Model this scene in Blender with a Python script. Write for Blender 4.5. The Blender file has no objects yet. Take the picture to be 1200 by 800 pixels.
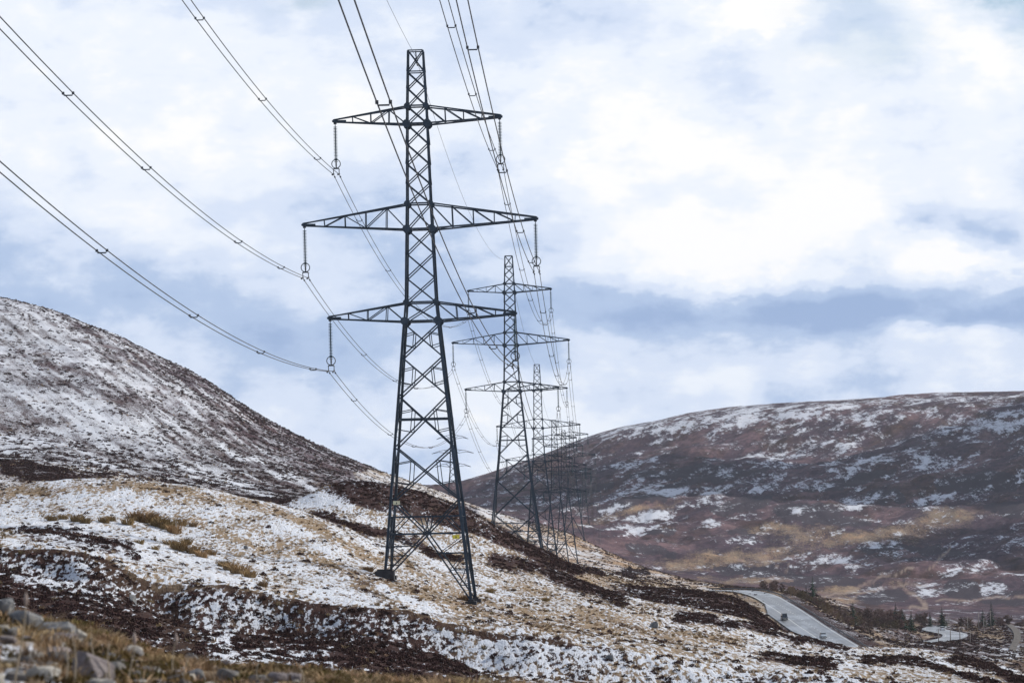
import bpy, math, random
import numpy as np
from mathutils import Vector, Matrix
random.seed(7)
rng = np.random.default_rng(11)
S = bpy.context.scene
C = S.collection
R = math.radians

# ------------------------------------------------------------------ camera
F = 4400.0                     # focal length in photo pixels (photo is 1200 wide)
TH = R(1.4)                    # the photographer held the camera slightly rolled
CT, ST = math.cos(TH), math.sin(TH)
cam_d = bpy.data.cameras.new('camera')
cam = bpy.data.objects.new('camera', cam_d); C.objects.link(cam)
cam_d.sensor_width = 36.0; cam_d.lens = 36.0 * F / 1200.0
cam_d.shift_y = 200.0 / 1200.0
cam_d.clip_start = 0.5; cam_d.clip_end = 40000.0
cam_d.dof.use_dof = True; cam_d.dof.focus_distance = 430.0; cam_d.dof.aperture_fstop = 4.5
cam.rotation_euler = (R(90), TH, 0)
S.camera = cam

# ------------------------------------------------------------------ light
SUN_AZ, SUN_EL = R(64), R(31)
sd = bpy.data.lights.new('sun', 'SUN'); sd.energy = 4.9; sd.angle = R(0.5); sd.color = (1.0, 0.935, 0.83)
sun = bpy.data.objects.new('sun', sd); C.objects.link(sun)
sdir = Vector((math.sin(SUN_AZ) * math.cos(SUN_EL), math.cos(SUN_AZ) * math.cos(SUN_EL), math.sin(SUN_EL)))
sun.rotation_euler = sdir.to_track_quat('Z', 'Y').to_euler()
sun.location = (300, 200, 300)

S.view_settings.view_transform = 'Standard'; S.view_settings.look = 'None'
S.view_settings.exposure = 0.08; S.view_settings.gamma = 1.0
S.cycles.max_bounces = 6; S.cycles.volume_bounces = 0; S.cycles.transparent_max_bounces = 8
S.cycles.use_denoising = True

class NB:
    """small node builder"""
    def __init__(s, nt): s.nt = nt; nt.nodes.clear()
    def n(s, t, **k):
        d = s.nt.nodes.new(t)
        for a, b in k.items(): setattr(d, a, b)
        return d
    def put(s, sock, v):
        if isinstance(v, bpy.types.NodeSocket): s.nt.links.new(v, sock)
        elif v is not None:
            if sock.type == 'RGBA' and hasattr(v, '__len__') and len(v) == 3: v = (*v, 1)
            sock.default_value = v
    def m(s, op, a, b=None, c=None, clamp=False):
        d = s.n('ShaderNodeMath', operation=op); d.use_clamp = clamp
        for i, v in enumerate((a, b, c)):
            if v is not None: s.put(d.inputs[i], v)
        return d.outputs[0]
    def mix(s, f, a, b):
        d = s.n('ShaderNodeMix', data_type='RGBA'); d.clamp_factor = True
        s.put(d.inputs[0], f); s.put(d.inputs[6], a); s.put(d.inputs[7], b)
        return d.outputs[2]
    def noise(s, vec, scale, detail=4, rough=0.5, lac=2.0, dist=0.0):
        d = s.n('ShaderNodeTexNoise')
        s.put(d.inputs['Vector'], vec); d.inputs['Scale'].default_value = scale
        d.inputs['Detail'].default_value = detail; d.inputs['Roughness'].default_value = rough
        d.inputs['Lacunarity'].default_value = lac; d.inputs['Distortion'].default_value = dist
        return d.outputs[0]
    def mapr(s, v, a, b, c=0.0, d_=1.0, smooth=True):
        d = s.n('ShaderNodeMapRange'); d.clamp = True
        d.interpolation_type = 'SMOOTHSTEP' if smooth else 'LINEAR'
        s.put(d.inputs[0], v); s.put(d.inputs[1], a); s.put(d.inputs[2], b); s.put(d.inputs[3], c); s.put(d.inputs[4], d_)
        return d.outputs[0]
    def vscale(s, vec, sc):
        d = s.n('ShaderNodeVectorMath', operation='MULTIPLY'); s.put(d.inputs[0], vec); d.inputs[1].default_value = sc
        return d.outputs[0]

# ------------------------------------------------------------------ sky: daylight with broken cloud
W = bpy.data.worlds.new('World'); S.world = W; W.use_nodes = True
b = NB(W.node_tree)
tc = b.n('ShaderNodeTexCoord').outputs['Generated']
sky = b.n('ShaderNodeTexSky', sky_type='NISHITA'); sky.sun_disc = False
sky.sun_elevation = SUN_EL; sky.sun_rotation = SUN_AZ; sky.altitude = 400; sky.air_density = 1.0; sky.dust_density = 0.6; sky.ozone_density = 1.5
sx = b.n('ShaderNodeSeparateXYZ'); b.put(sx.inputs[0], tc)
X, Yd, Z = sx.outputs
yc = b.m('MAXIMUM', Yd, 0.08)
P0 = b.m('MULTIPLY_ADD', b.m('DIVIDE', X, yc), F, 600.0)      # bearing and height, in units of a 1/4400 radian
Q0 = b.m('MULTIPLY_ADD', b.m('DIVIDE', Z, yc), -F, 600.0)
front = b.mapr(Yd, 0.94, 0.985)
dst = b.vscale(tc, (1.0, 1.0, 1.7))
w1 = b.m('SUBTRACT', b.noise(dst, 22, 8, 0.60), 0.5)
w2 = b.m('SUBTRACT', b.noise(b.vscale(tc, (1.0, 1.3, 1.9)), 27, 8, 0.60), 0.5)
P = b.m('MULTIPLY_ADD', w1, 330.0, P0)
Q = b.m('MULTIPLY_ADD', w2, 240.0, Q0)
Qs = b.m('MULTIPLY_ADD', w2, 90.0, Q0)
def blob(p, q, rx, ry, amp):
    Q = Qs if (amp < -.2 or ry < 20) else globals()['Q']
    a = b.m('POWER', b.m('ABSOLUTE', b.m('MULTIPLY', b.m('SUBTRACT', P, p), 1.0 / rx)), 2.0)
    c = b.m('POWER', b.m('ABSOLUTE', b.m('MULTIPLY', b.m('SUBTRACT', Q, q), 1.0 / ry)), 2.0)
    e = b.m('EXPONENT', b.m('MULTIPLY', b.m('ADD', a, c), -1.0))
    return b.m('MULTIPLY', e, amp)
field = b.m('MULTIPLY_ADD', b.m('SUBTRACT', b.noise(dst, 9, 6, 0.52), 0.5), 0.9, 0.665)
field = b.m('MULTIPLY_ADD', b.m('SUBTRACT', b.noise(b.vscale(tc, (1, 1, 2.6)), 38, 8, 0.62), 0.5), 0.55, field)
def off(vec, d):
    o = b.n('ShaderNodeVectorMath', operation='ADD'); b.put(o.inputs[0], vec); o.inputs[1].default_value = d; return o.outputs[0]
for sc_, dd, am in ((13, (.022, 0, .030), 1.15), (34, (.009, 0, .012), .85)):      # lit and shaded sides of the billows
    field = b.m('MULTIPLY_ADD', b.m('SUBTRACT', b.noise(dst, sc_, 8, 0.56), b.noise(off(dst, dd), sc_, 8, 0.56)), am, field)
tot = None
CLOUDS = [  # centre bearing, centre height, half sizes, brightness
    (900, 225, 230, 110, 0.26), (700, 215, 95, 70, 0.18), (640, 190, 60, 36, 0.20), (1010, 300, 110, 45, 0.26), (840, 300, 150, 45, 0.24),
    (1160, 318, 80, 24, 0.35), (880, 12, 90, 26, 0.45), (1140, 60, 90, 60, 0.40), (300, 90, 240, 120, 0.16), (60, 60, 190, 70, 0.16), (470, 60, 160, 80, 0.16),
    (900, 372, 420, 24, -0.52), (1040, 392, 220, 15, -0.42), (680, 345, 150, 26, -0.28), (1140, 275, 55, 30, -0.40), (560, 310, 140, 60, -0.16),
    (120, 300, 230, 60, -0.20), (330, 400, 240, 60, -0.22), (430, 220, 60, 90, -0.12), (860, 440, 360, 18, 0.22), (560, 505, 110, 50, 0.22),
    (150, 105, 110, 16, -0.10), (850, 120, 140, 20, -0.12), (1040, 80, 70, 40, -0.10), (1120, 410, 90, 10, 0.15)]
for cl in CLOUDS:
    g = blob(*cl); tot = g if tot is None else b.m('ADD', tot, g)
field = b.m('MULTIPLY', b.m('MULTIPLY_ADD', tot, front, field), 0.865)
ramp = b.n('ShaderNodeValToRGB'); b.put(ramp.inputs[0], field)
cr = ramp.color_ramp; cr.interpolation = 'EASE'
cr.elements[0].position = 0.0; cr.elements[0].color = (0.31, 0.43, 0.67, 1)
cr.elements[1].position = 1.0; cr.elements[1].color = (0.975, 0.972, 0.975, 1)
for p_, c_ in ((0.28, (0.43, 0.55, 0.77)), (0.52, (0.67, 0.755, 0.915)), (0.76, (0.835, 0.885, 0.97))):
    e = cr.elements.new(p_); e.color = (*c_, 1)
hole = b.mapr(b.noise(b.vscale(tc, (1, 1, 1.6)), 5, 6, 0.55), 0.46, 0.58)
hb = b.m('ADD', blob(1215, -12, 42, 40, 1.2), b.m('ADD', blob(375, -10, 40, 16, 0.5), blob(1010, 50, 80, 50, 0.30)))
hole = b.m('ADD', b.m('MULTIPLY', hole, b.m('SUBTRACT', 1.0, front)), b.m('MULTIPLY', hb, front), clamp=True)
STR = 0.1
cl10 = b.n('ShaderNodeVectorMath', operation='SCALE'); b.put(cl10.inputs[0], ramp.outputs[0]); cl10.inputs[3].default_value = 1.0 / STR
skyc = b.mix(hole, cl10.outputs[0], sky.outputs[0])
bg = b.n('ShaderNodeBackground'); b.put(bg.inputs[0], skyc); bg.inputs[1].default_value = STR
wo = b.n('ShaderNodeOutputWorld'); b.put(wo.inputs[0], bg.outputs[0])

# ------------------------------------------------------------------ helpers
def tag(o, label=None, cat=None, group=None, kind=None):
    if label: o['label'] = label
    if cat: o['category'] = cat
    if group: o['group'] = group
    if kind: o['kind'] = kind
    return o
def empty(name, loc=(0, 0, 0), rz=0.0):
    o = bpy.data.objects.new(name, None); C.objects.link(o); o.location = loc; o.rotation_euler = (0, 0, rz)
    o.empty_display_size = 0.2
    return o
def link(name, me, parent=None, loc=None):
    o = bpy.data.objects.new(name, me); C.objects.link(o)
    if parent is not None: o.parent = parent
    if loc is not None: o.location = loc
    return o
def copy_tree(o, parent=None, kids=None):
    c = o.copy(); C.objects.link(c)
    if parent is not None: c.parent = parent
    for ch in list(o.children): copy_tree(ch, c)
    return c
class MB:
    k = 1.0
    def __init__(s): s.v = []; s.f = []; s.mi = []
    def add(s, vs, fs, m=0):
        k = len(s.v); s.v += [tuple(v) for v in vs]; s.f += [tuple(i + k for i in f) for f in fs]; s.mi += [m] * len(fs)
    def mesh(s, name, mats, smooth=False):
        me = bpy.data.meshes.new(name); me.from_pydata(s.v, [], s.f); me.update()
        if not isinstance(mats, (list, tuple)): mats = [mats]
        for m_ in mats: me.materials.append(m_)
        if len(mats) > 1: me.polygons.foreach_set('material_index', s.mi)
        if smooth: me.polygons.foreach_set('use_smooth', [True] * len(me.polygons))
        return me
    def build(s, name, mats, parent=None, smooth=False): return link(name, s.mesh(name, mats, smooth), parent)
    def angle(s, p0, p1, w, hint=(0, 1, 0), t=None):
        """steel angle section from p0 to p1, flange width w"""
        w = w * MB.k; p0 = Vector(p0); p1 = Vector(p1); d = (p1 - p0).normalized(); h = Vector(hint)
        e1 = h.cross(d)
        if e1.length < 1e-3: e1 = Vector((1, 0.3, 0.2)).cross(d)
        e1.normalize(); e2 = d.cross(e1); t = t or w * 0.22
        pr = [(0, 0), (w, 0), (w, t), (t, t), (t, w), (0, w)]
        vs = [p + e1 * (a - w * .35) + e2 * (c - w * .35) for p in (p0, p1) for a, c in pr]
        fs = [(i, (i + 1) % 6, 6 + (i + 1) % 6, 6 + i) for i in range(6)] + [(3, 2, 1, 0), (5, 4, 3, 0), (6, 7, 8, 9), (6, 9, 10, 11)]
        s.add(vs, fs)
    def tube(s, pts, rad, n=5, caps=True):
        pts = [Vector(p) for p in pts]; k = len(pts); vs = []
        rad = rad if hasattr(rad, '__len__') else [rad] * k
        for i, p in enumerate(pts):
            d = (pts[min(i + 1, k - 1)] - pts[max(i - 1, 0)]).normalized()
            e1 = d.cross(Vector((0.13, 0.21, 1) if abs(d.z) < .9 else (1, 0.2, 0))).normalized(); e2 = d.cross(e1)
            for j in range(n):
                a = 2 * math.pi * j / n; vs.append(p + (e1 * math.cos(a) + e2 * math.sin(a)) * rad[i])
        fs = [(i * n + j, i * n + (j + 1) % n, (i + 1) * n + (j + 1) % n, (i + 1) * n + j) for i in range(k - 1) for j in range(n)]
        if caps: fs += [tuple(range(n - 1, -1, -1)), tuple((k - 1) * n + j for j in range(n))]
        s.add(vs, fs)
    def box(s, c, h, rot=None):
        c = Vector(c); vs = []
        for x in (-1, 1):
            for y in (-1, 1):
                for z in (-1, 1):
                    v = Vector((x * h[0], y * h[1], z * h[2]))
                    if rot is not None: v = rot @ v
                    vs.append(c + v)
        s.add(vs, [(0, 1, 3, 2), (4, 6, 7, 5), (0, 4, 5, 1), (2, 3, 7, 6), (0, 2, 6, 4), (1, 5, 7, 3)])
    def ring(s, c, r0, r1, axis='y', n=14, k=5):
        vs = []
        for i in range(n):
            a = 2 * math.pi * i / n
            for j in range(k):
                q = 2 * math.pi * j / k; rr = r0 + r1 * math.cos(q); o = r1 * math.sin(q)
                p = (rr * math.cos(a), o, rr * math.sin(a)) if axis == 'y' else ((rr * math.cos(a), rr * math.sin(a), o) if axis == 'z' else (o, rr * math.cos(a), rr * math.sin(a)))
                vs.append(Vector(c) + Vector(p))
        s.add(vs, [(i * k + j, i * k + (j + 1) % k, ((i + 1) % n) * k + (j + 1) % k, ((i + 1) % n) * k + j) for i in range(n) for j in range(k)])
    def lathe(s, prof, n=10, c=(0, 0, 0)):
        vs = [(c[0] + r * math.cos(2 * math.pi * j / n), c[1] + r * math.sin(2 * math.pi * j / n), c[2] + z) for r, z in prof for j in range(n)]
        s.add(vs, [(i * n + j, i * n + (j + 1) % n, (i + 1) * n + (j + 1) % n, (i + 1) * n + j) for i in range(len(prof) - 1) for j in range(n)])

def simple_mat(name, col, rough=0.7, metal=0.0, var=0.25, scale=3.0, bump=0.0, rand=0.0, col2=None, coords='Object', spec=0.5):
    m_ = bpy.data.materials.new(name); m_.use_nodes = True; q = NB(m_.node_tree)
    t = q.n('ShaderNodeTexCoord').outputs[coords]
    nz = q.noise(t, scale, 6, 0.6)
    c2 = col2 or tuple(c * (1 - var) for c in col)
    cc = q.mix(q.mapr(nz, 0.35, 0.65), col, c2)
    if rand:
        rd = q.n('ShaderNodeObjectInfo').outputs['Random']
        hsv = q.n('ShaderNodeHueSaturation'); q.put(hsv.inputs['Color'], cc)
        q.put(hsv.inputs['Value'], q.mapr(rd, 0, 1, 1 - rand, 1 + rand, False))
        q.put(hsv.inputs['Hue'], q.mapr(q.m('FRACT', q.m('MULTIPLY', rd, 7.3)), 0, 1, 0.5 - .03 * rand, 0.5 + .03 * rand, False))
        cc = hsv.outputs[0]
    p = q.n('ShaderNodeBsdfPrincipled'); q.put(p.inputs['Base Color'], cc); p.inputs['Roughness'].default_value = rough; p.inputs['Metallic'].default_value = metal
    p.inputs['Specular IOR Level'].default_value = spec
    if bump:
        bp = q.n('ShaderNodeBump'); bp.inputs['Strength'].default_value = bump; q.put(bp.inputs['Height'], nz); q.put(p.inputs['Normal'], bp.outputs[0])
    o = q.n('ShaderNodeOutputMaterial'); q.put(o.inputs[0], p.outputs[0])
    return m_

# numpy gradient noise
_perm = np.random.default_rng(3).permutation(512)
_perm = np.concatenate([_perm, _perm, _perm])
_ga = np.random.default_rng(5).uniform(0, 2 * np.pi, 512)
def pnoise(x, y):
    xi = np.floor(x).astype(np.int64); yi = np.floor(y).astype(np.int64); xf = x - xi; yf = y - yi
    u = xf * xf * xf * (xf * (xf * 6 - 15) + 10); v = yf * yf * yf * (yf * (yf * 6 - 15) + 10)
    def g(ix, iy, dx, dy):
        a = _ga[_perm[(_perm[ix & 511] + iy) & 511]]
        return np.cos(a) * dx + np.sin(a) * dy
    n00 = g(xi, yi, xf, yf); n10 = g(xi + 1, yi, xf - 1, yf); n01 = g(xi, yi + 1, xf, yf - 1); n11 = g(xi + 1, yi + 1, xf - 1, yf - 1)
    return ((n00 * (1 - u) + n10 * u) * (1 - v) + (n01 * (1 - u) + n11 * u) * v) * 1.4
def fbm(x, y, o=4, g=0.5):
    t = 0; a = 1
    for i in range(o): t = t + a * pnoise(x * 2 ** i + 17.3 * i, y * 2 ** i - 9.1 * i); a *= g
    return t
def sstep(x, a, c):
    t = np.clip((x - a) / (c - a), 0, 1); return t * t * (3 - 2 * t)
def pchip(xk, yk, x):
    xk = np.asarray(xk, float); yk = np.asarray(yk, float); h = np.diff(xk); d = np.diff(yk) / h
    m_ = np.zeros_like(yk); m_[0] = d[0]; m_[-1] = d[-1]
    for i in range(1, len(xk) - 1):
        if d[i - 1] * d[i] > 0:
            a, c = 2 * h[i] + h[i - 1], h[i] + 2 * h[i - 1]; m_[i] = (a + c) / (a / d[i - 1] + c / d[i])
    k = np.clip(np.searchsorted(xk, x) - 1, 0, len(h) - 1); t = np.clip((x - xk[k]) / h[k], 0, 1)
    return (yk[k] * (2 * t**3 - 3 * t**2 + 1) + m_[k] * h[k] * (t**3 - 2 * t**2 + t) + yk[k + 1] * (-2 * t**3 + 3 * t**2) + m_[k + 1] * h[k] * (t**3 - t**2))
def ab(px, py):       # photo pixel -> level bearing / height in 1/F units
    u, v = px - 600.0, 600.0 - py
    return u * CT + v * ST, -u * ST + v * CT
def at(px, py, Y):
    a, c = ab(px, py); return Vector((a / F * Y, Y, c / F * Y))
def img(X, Y, Z):
    a, c = X / Y * F, Z / Y * F
    return 600 + a * CT - c * ST, 600 - (a * ST + c * CT)

# ------------------------------------------------------------------ terrain: one sheet lofted through the land's ridges and hollows
def K(*p): return [q[0] for q in p], [q[1] for q in p]
ROWS = [  # (distance or [(px, distance)], profile [(px, py)], rows to the next)
 (15, [(0, 1113), (1200, 1140)], 64),
 ([(0, 38), (600, 34), (1200, 30)], [(-300, 655), (0, 717), (60, 735), (100, 749), (200, 781), (300, 799), (400, 808), (500, 814), (600, 822), (700, 830), (900, 880), (1200, 950)], 18),
 (90, [(-300, 850), (0, 893), (600, 990), (1200, 1010)], 18),
 (190, [(-300, 720), (0, 742), (100, 762), (200, 790), (300, 800), (400, 806), (600, 832), (800, 852), (1200, 872)], 70),
 ([(-300, 279), (60, 280), (110, 274), (170, 280), (230, 275), (330, 281), (420, 277), (520, 280), (620, 276), (1200, 270)], [(-300, 640), (0, 668), (100, 690), (170, 712), (220, 732), (300, 745), (400, 752), (500, 765), (600, 790), (700, 802), (800, 812), (1200, 835)], 34),
 (286, [(-300, 610), (0, 638), (60, 645), (120, 660), (180, 682), (250, 688), (350, 706), (450, 716), (520, 732), (600, 745), (700, 757), (800, 774), (900, 788), (1000, 798), (1200, 815)], 10),
 (300, [(-300, 606), (0, 633), (60, 640), (120, 653), (180, 671), (250, 682), (350, 700), (450, 711), (520, 727), (600, 740), (700, 752), (800, 768), (900, 783), (1000, 792), (1200, 808)], 54),
 (400, [(-300, 580), (0, 612), (100, 615), (200, 630), (300, 648), (400, 662), (450, 676), (500, 690), (550, 705), (600, 713), (700, 727), (800, 745), (900, 763), (1000, 774), (1200, 797)], 46),
 (470, [(-300, 560), (0, 574), (60, 566), (150, 563), (220, 570), (300, 583), (350, 597), (400, 617), (450, 643), (500, 660), (550, 672), (600, 685), (700, 703), (800, 726), (900, 750), (1000, 765), (1100, 773), (1200, 793)], 24),
 (530, [(-300, 570), (0, 592), (100, 588), (200, 592), (300, 600), (350, 606), (400, 612), (450, 632), (500, 645), (550, 655), (600, 668), (700, 692), (800, 714), (870, 728), (925, 743), (1000, 759), (1060, 761), (1130, 769), (1200, 791)], 24),
 (600, [(-300, 565), (0, 588), (100, 582), (200, 587), (300, 594), (345, 587), (380, 571), (420, 565), (470, 571), (520, 586), (560, 604), (600, 628), (650, 655), (700, 680), (760, 692), (800, 693), (850, 702), (900, 726), (930, 752), (1000, 790), (1200, 830)], 24),
 (800, [(-300, 540), (0, 562), (100, 566), (200, 578), (300, 590), (400, 596), (450, 598), (500, 608), (560, 632), (600, 651), (640, 661), (700, 678), (760, 694), (850, 710), (900, 750), (950, 795), (1200, 840)], 40),
 (1060, [(-300, 500), (0, 532), (100, 542), (200, 557), (300, 576), (400, 590), (450, 598), (500, 607), (560, 628), (600, 643), (640, 656), (700, 667), (760, 682), (830, 698), (870, 718), (920, 748), (960, 755), (1000, 758), (1050, 762), (1100, 766), (1200, 778)], 76),
 (1300, [(-300, 470), (0, 505), (100, 518), (200, 540), (300, 562), (400, 580), (500, 600), (560, 621), (600, 638), (640, 654), (665, 664), (700, 668), (760, 680), (830, 690), (870, 694), (910, 698), (950, 715), (1000, 732), (1050, 742), (1120, 748), (1200, 755)], 44),
 ([(-300, 1500), (500, 1600), (660, 1720), (760, 1600), (850, 1380), (950, 1380), (1200, 1400)], [(-300, 400), (0, 428), (100, 442), (200, 475), (300, 520), (400, 553), (500, 585), (560, 608), (600, 626), (650, 651), (675, 661), (700, 664), (760, 676), (830, 688), (870, 692), (910, 695), (950, 710), (1000, 726), (1050, 735), (1120, 742), (1200, 748)], 80),
 ([(-300, 1900), (300, 2000), (670, 2060), (760, 1850), (850, 1480), (950, 1500), (1200, 1560)], [(-300, 332), (0, 354), (50, 363), (100, 381), (150, 402), (200, 429), (250, 456), (300, 487), (350, 513), (400, 536), (450, 557), (500, 573), (550, 592), (600, 606), (650, 618), (700, 640), (760, 667), (850, 687), (880, 690), (920, 694), (960, 706), (1000, 718), (1050, 728), (1120, 734), (1200, 738)], 36),
 (2350, [(-300, 420), (0, 420), (300, 530), (500, 602), (600, 628), (700, 652), (760, 672), (850, 688), (900, 690), (1000, 704), (1100, 714), (1200, 720)], 44),
 (2800, [(-300, 500), (0, 520), (300, 560), (500, 602), (600, 620), (700, 636), (800, 650), (900, 655), (1000, 660), (1100, 665), (1200, 668)], 64),
 (3600, [(-300, 560), (0, 560), (300, 575), (500, 592), (600, 584), (700, 575), (800, 568), (900, 564), (1000, 562), (1200, 556), (1600, 540)], 84),
 (4600, [(-300, 600), (0, 600), (400, 590), (500, 575), (545, 563), (600, 545), (640, 531), (680, 515), (720, 503), (760, 495), (800, 487), (850, 480), (900, 475), (1000, 470), (1100, 462), (1200, 459), (1600, 440)], 10),
 (6200, [(-300, 600), (500, 600), (800, 560), (1200, 540)], 4),
 (8000, [(-300, 602), (1200, 600)], 0)]
A_in = np.arange(-720, 721, 2.2)
A_out = np.concatenate([np.linspace(740, 1100, 28), np.geomspace(1130, 3500, 34)])
A = np.concatenate([-A_out[::-1], A_in, A_out]); NC = len(A)
Yr, Zr = [], []
for Yd_, prof, n in ROWS:
    pk, yk = K(*prof); pk = np.array(pk, float); yk = np.array(yk, float)
    px = 600 + A.copy()
    for _ in range(4):
        py = pchip(pk, yk, np.clip(px, pk[0], pk[-1]))
        # beyond the last known point the land runs on level
        bb = -(np.clip(px, pk[0], pk[-1]) - 600) * ST + (600 - py) * CT
        px = 600 + A * CT - bb * ST
    yy = np.full(NC, float(Yd_)) if not isinstance(Yd_, list) else pchip(*K(*Yd_), np.clip(px, Yd_[0][0], Yd_[-1][0]))
    Yr.append(yy); Zr.append(bb / F * yy)
Yr = np.array(Yr); Zr = np.array(Zr)
ts = [(k, j / n) for k, (_, _, n) in enumerate(ROWS[:-1]) for j in range(n)] + [(len(ROWS) - 2, 1.0)]
NR = len(ts)
GY = np.zeros((NR, NC)); GZ = np.zeros((NR, NC))
kk = np.array([t[0] for t in ts]); tt = np.array([t[1] for t in ts])
for c in range(NC):
    y0, y1 = Yr[kk, c], Yr[kk + 1, c]
    y = np.where(y1 / y0 > 1.5, y0 * (y1 / y0) ** tt, y0 + (y1 - y0) * tt)
    GY[:, c] = y; GZ[:, c] = pchip(Yr[:, c], Zr[:, c], y)
GX = A[None, :] / F * GY
# relief
def win(y, a, c, d, e): return sstep(y, a, c) * (1 - sstep(y, d, e))
fg = 1 - sstep(GY, 42, 70)
GZ += fg * (0.10 * fbm(GX / 1.6, GY / 1.9, 4)) * sstep(GY, 10, 20)
wg = win(GY, 90, 180, 300, 320)
GZ += wg * (0.45 * fbm(GX / 7, GY / 9, 4) + 0.10 * fbm(GX / 1.3, GY / 1.5, 2))
wm = win(GY, 290, 330, 800, 1100)
GZ += wm * (0.55 * fbm(GX / 22, GY / 45, 3) + 0.16 * fbm(GX / 3.2, GY / 6, 3))
wl = win(GY, 750, 1150, 2100, 2400)
PXg, PYg = img(GX, GY, GZ)
lh = 1 - sstep(PXg, 480, 760)
GZ += wl * (0.3 + lh) * (1.5 * fbm((GX + 0.35 * GY) / 60, (GY - .2 * GX) / 160, 4) + 0.35 * fbm(GX / 9, GY / 22, 3))
wr = sstep(GY, 2300, 2900) * (1 - sstep(GY, 5000, 6500)); crest = sstep(np.abs(GY - 4600), 0, 700)
GZ += wr * (0.10 + 0.90 * crest) * (20 * fbm((GX - 0.4 * GY) / 380, GY / 420, 3) + 8 * fbm((GX - .4 * GY) / 85, GY / 150, 4) + 2.6 * fbm((GX - .4 * GY) / 22, GY / 45, 3))
wr2 = win(GY, 1450, 1700, 2200, 2500) * sstep(PXg, 860, 960)
GZ += wr2 * 2.5 * fbm(GX / 50, GY / 60, 4)
# peat bank: turf lip overhanging the eroded face
lip = np.exp(-((GY - 289) / 4.5) ** 2) * (1 - sstep(PXg, 620, 800))
GZ += lip * (0.35 + 0.35 * fbm(GX / 9, GY * 0 + 3.1, 3))

# the main road: bench cut into the glen
road_pts = [at(1010, 770, 1030), at(979, 751, 1100), at(952, 734, 1150), at(930, 719, 1200), at(911, 707, 1250), at(893, 697.5, 1300), at(872, 692.5, 1340), at(845, 691.5, 1375), at(815, 691.5, 1400)]
road2_pts = [at(1030, 772, 1220), at(1062, 757.5, 1270), at(1092, 752, 1310), at(1116, 747, 1355), at(1118, 742.5, 1400), at(1104, 739.5, 1445), at(1094, 736.5, 1490), at(1100, 733.5, 1530)]
track_pts = [at(1186, 775, 1190), at(1186, 762, 1250), at(1192, 748, 1330), at(1190, 738, 1420), at(1182, 731, 1500)]
def smooth_line(pts, n=14):
    P_ = np.array([tuple(p) for p in pts]); s = np.concatenate([[0], np.cumsum(np.linalg.norm(np.diff(P_, axis=0), axis=1))])
    q = np.linspace(0, s[-1], n * (len(pts) - 1) + 1); m_ = np.gradient(P_, s, axis=0)
    k = np.clip(np.searchsorted(s, q) - 1, 0, len(s) - 2); h = (s[k + 1] - s[k])[:, None]; t = ((q - s[k])[:, None]) / h
    return P_[k] * (2*t**3 - 3*t**2 + 1) + m_[k] * h * (t**3 - 2*t**2 + t) + P_[k+1] * (-2*t**3 + 3*t**2) + m_[k+1] * h * (t**3 - t**2)
ROAD = smooth_line(road_pts); ROAD2 = smooth_line(road2_pts); TRACK = smooth_line(track_pts)
def near_line(L, X, Y):
    best = np.full(X.shape, 1e9); bz = np.zeros(X.shape)
    for i in range(len(L) - 1):
        p, q = L[i], L[i + 1]; d = q[:2] - p[:2]; l2 = d @ d
        t = np.clip(((X - p[0]) * d[0] + (Y - p[1]) * d[1]) / l2, 0, 1)
        dd = np.hypot(X - p[0] - t * d[0], Y - p[1] - t * d[1]); z = p[2] + t * (q[2] - p[2])
        u = dd < best; best = np.where(u, dd, best); bz = np.where(u, z, bz)
    return best, bz
sel = (GY > 950) & (GY < 1650) & (PXg > 760) & (PXg < 1300)
roadd = np.full(GX.shape, 1e9)
for L, hw_ in ((ROAD, 8.5), (ROAD2, 5.0), (TRACK, 1.8)):
    d_, z_ = near_line(L, GX[sel], GY[sel])
    w_ = 1 - sstep(d_, hw_, hw_ + 16)
    GZ[sel] = GZ[sel] * (1 - w_) + (z_ - 0.25) * w_
    roadd[sel] = np.minimum(roadd[sel], d_ - hw_)
PXg, PYg = img(GX, GY, GZ)

def ground(X, Y):
    a = X / Y * F; j = int(np.clip(np.searchsorted(A, a) - 1, 0, NC - 2)); t = (a - A[j]) / (A[j + 1] - A[j])
    return float(np.interp(Y, GY[:, j], GZ[:, j]) * (1 - t) + np.interp(Y, GY[:, j + 1], GZ[:, j + 1]) * t)
def gpos(px, Y, lift=0.0):          # point of the ground seen in column px at distance Y
    a = px - 600.0
    for _ in range(3):
        z = ground(a / F * Y, Y); a = (px - 600.0 + z / Y * F * ST) / CT
    return Vector((a / F * Y, Y, z + lift))
def gsee(px, py, y0, y1):           # nearest ground at picture position px,py between two distances
    best = None
    for Y in np.linspace(y0, y1, 260):
        p = gpos(px, Y); q = img(*p)
        e = abs(q[1] - py)
        if best is None or e < best[0]: best = (e, p)
    return best[1]

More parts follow.
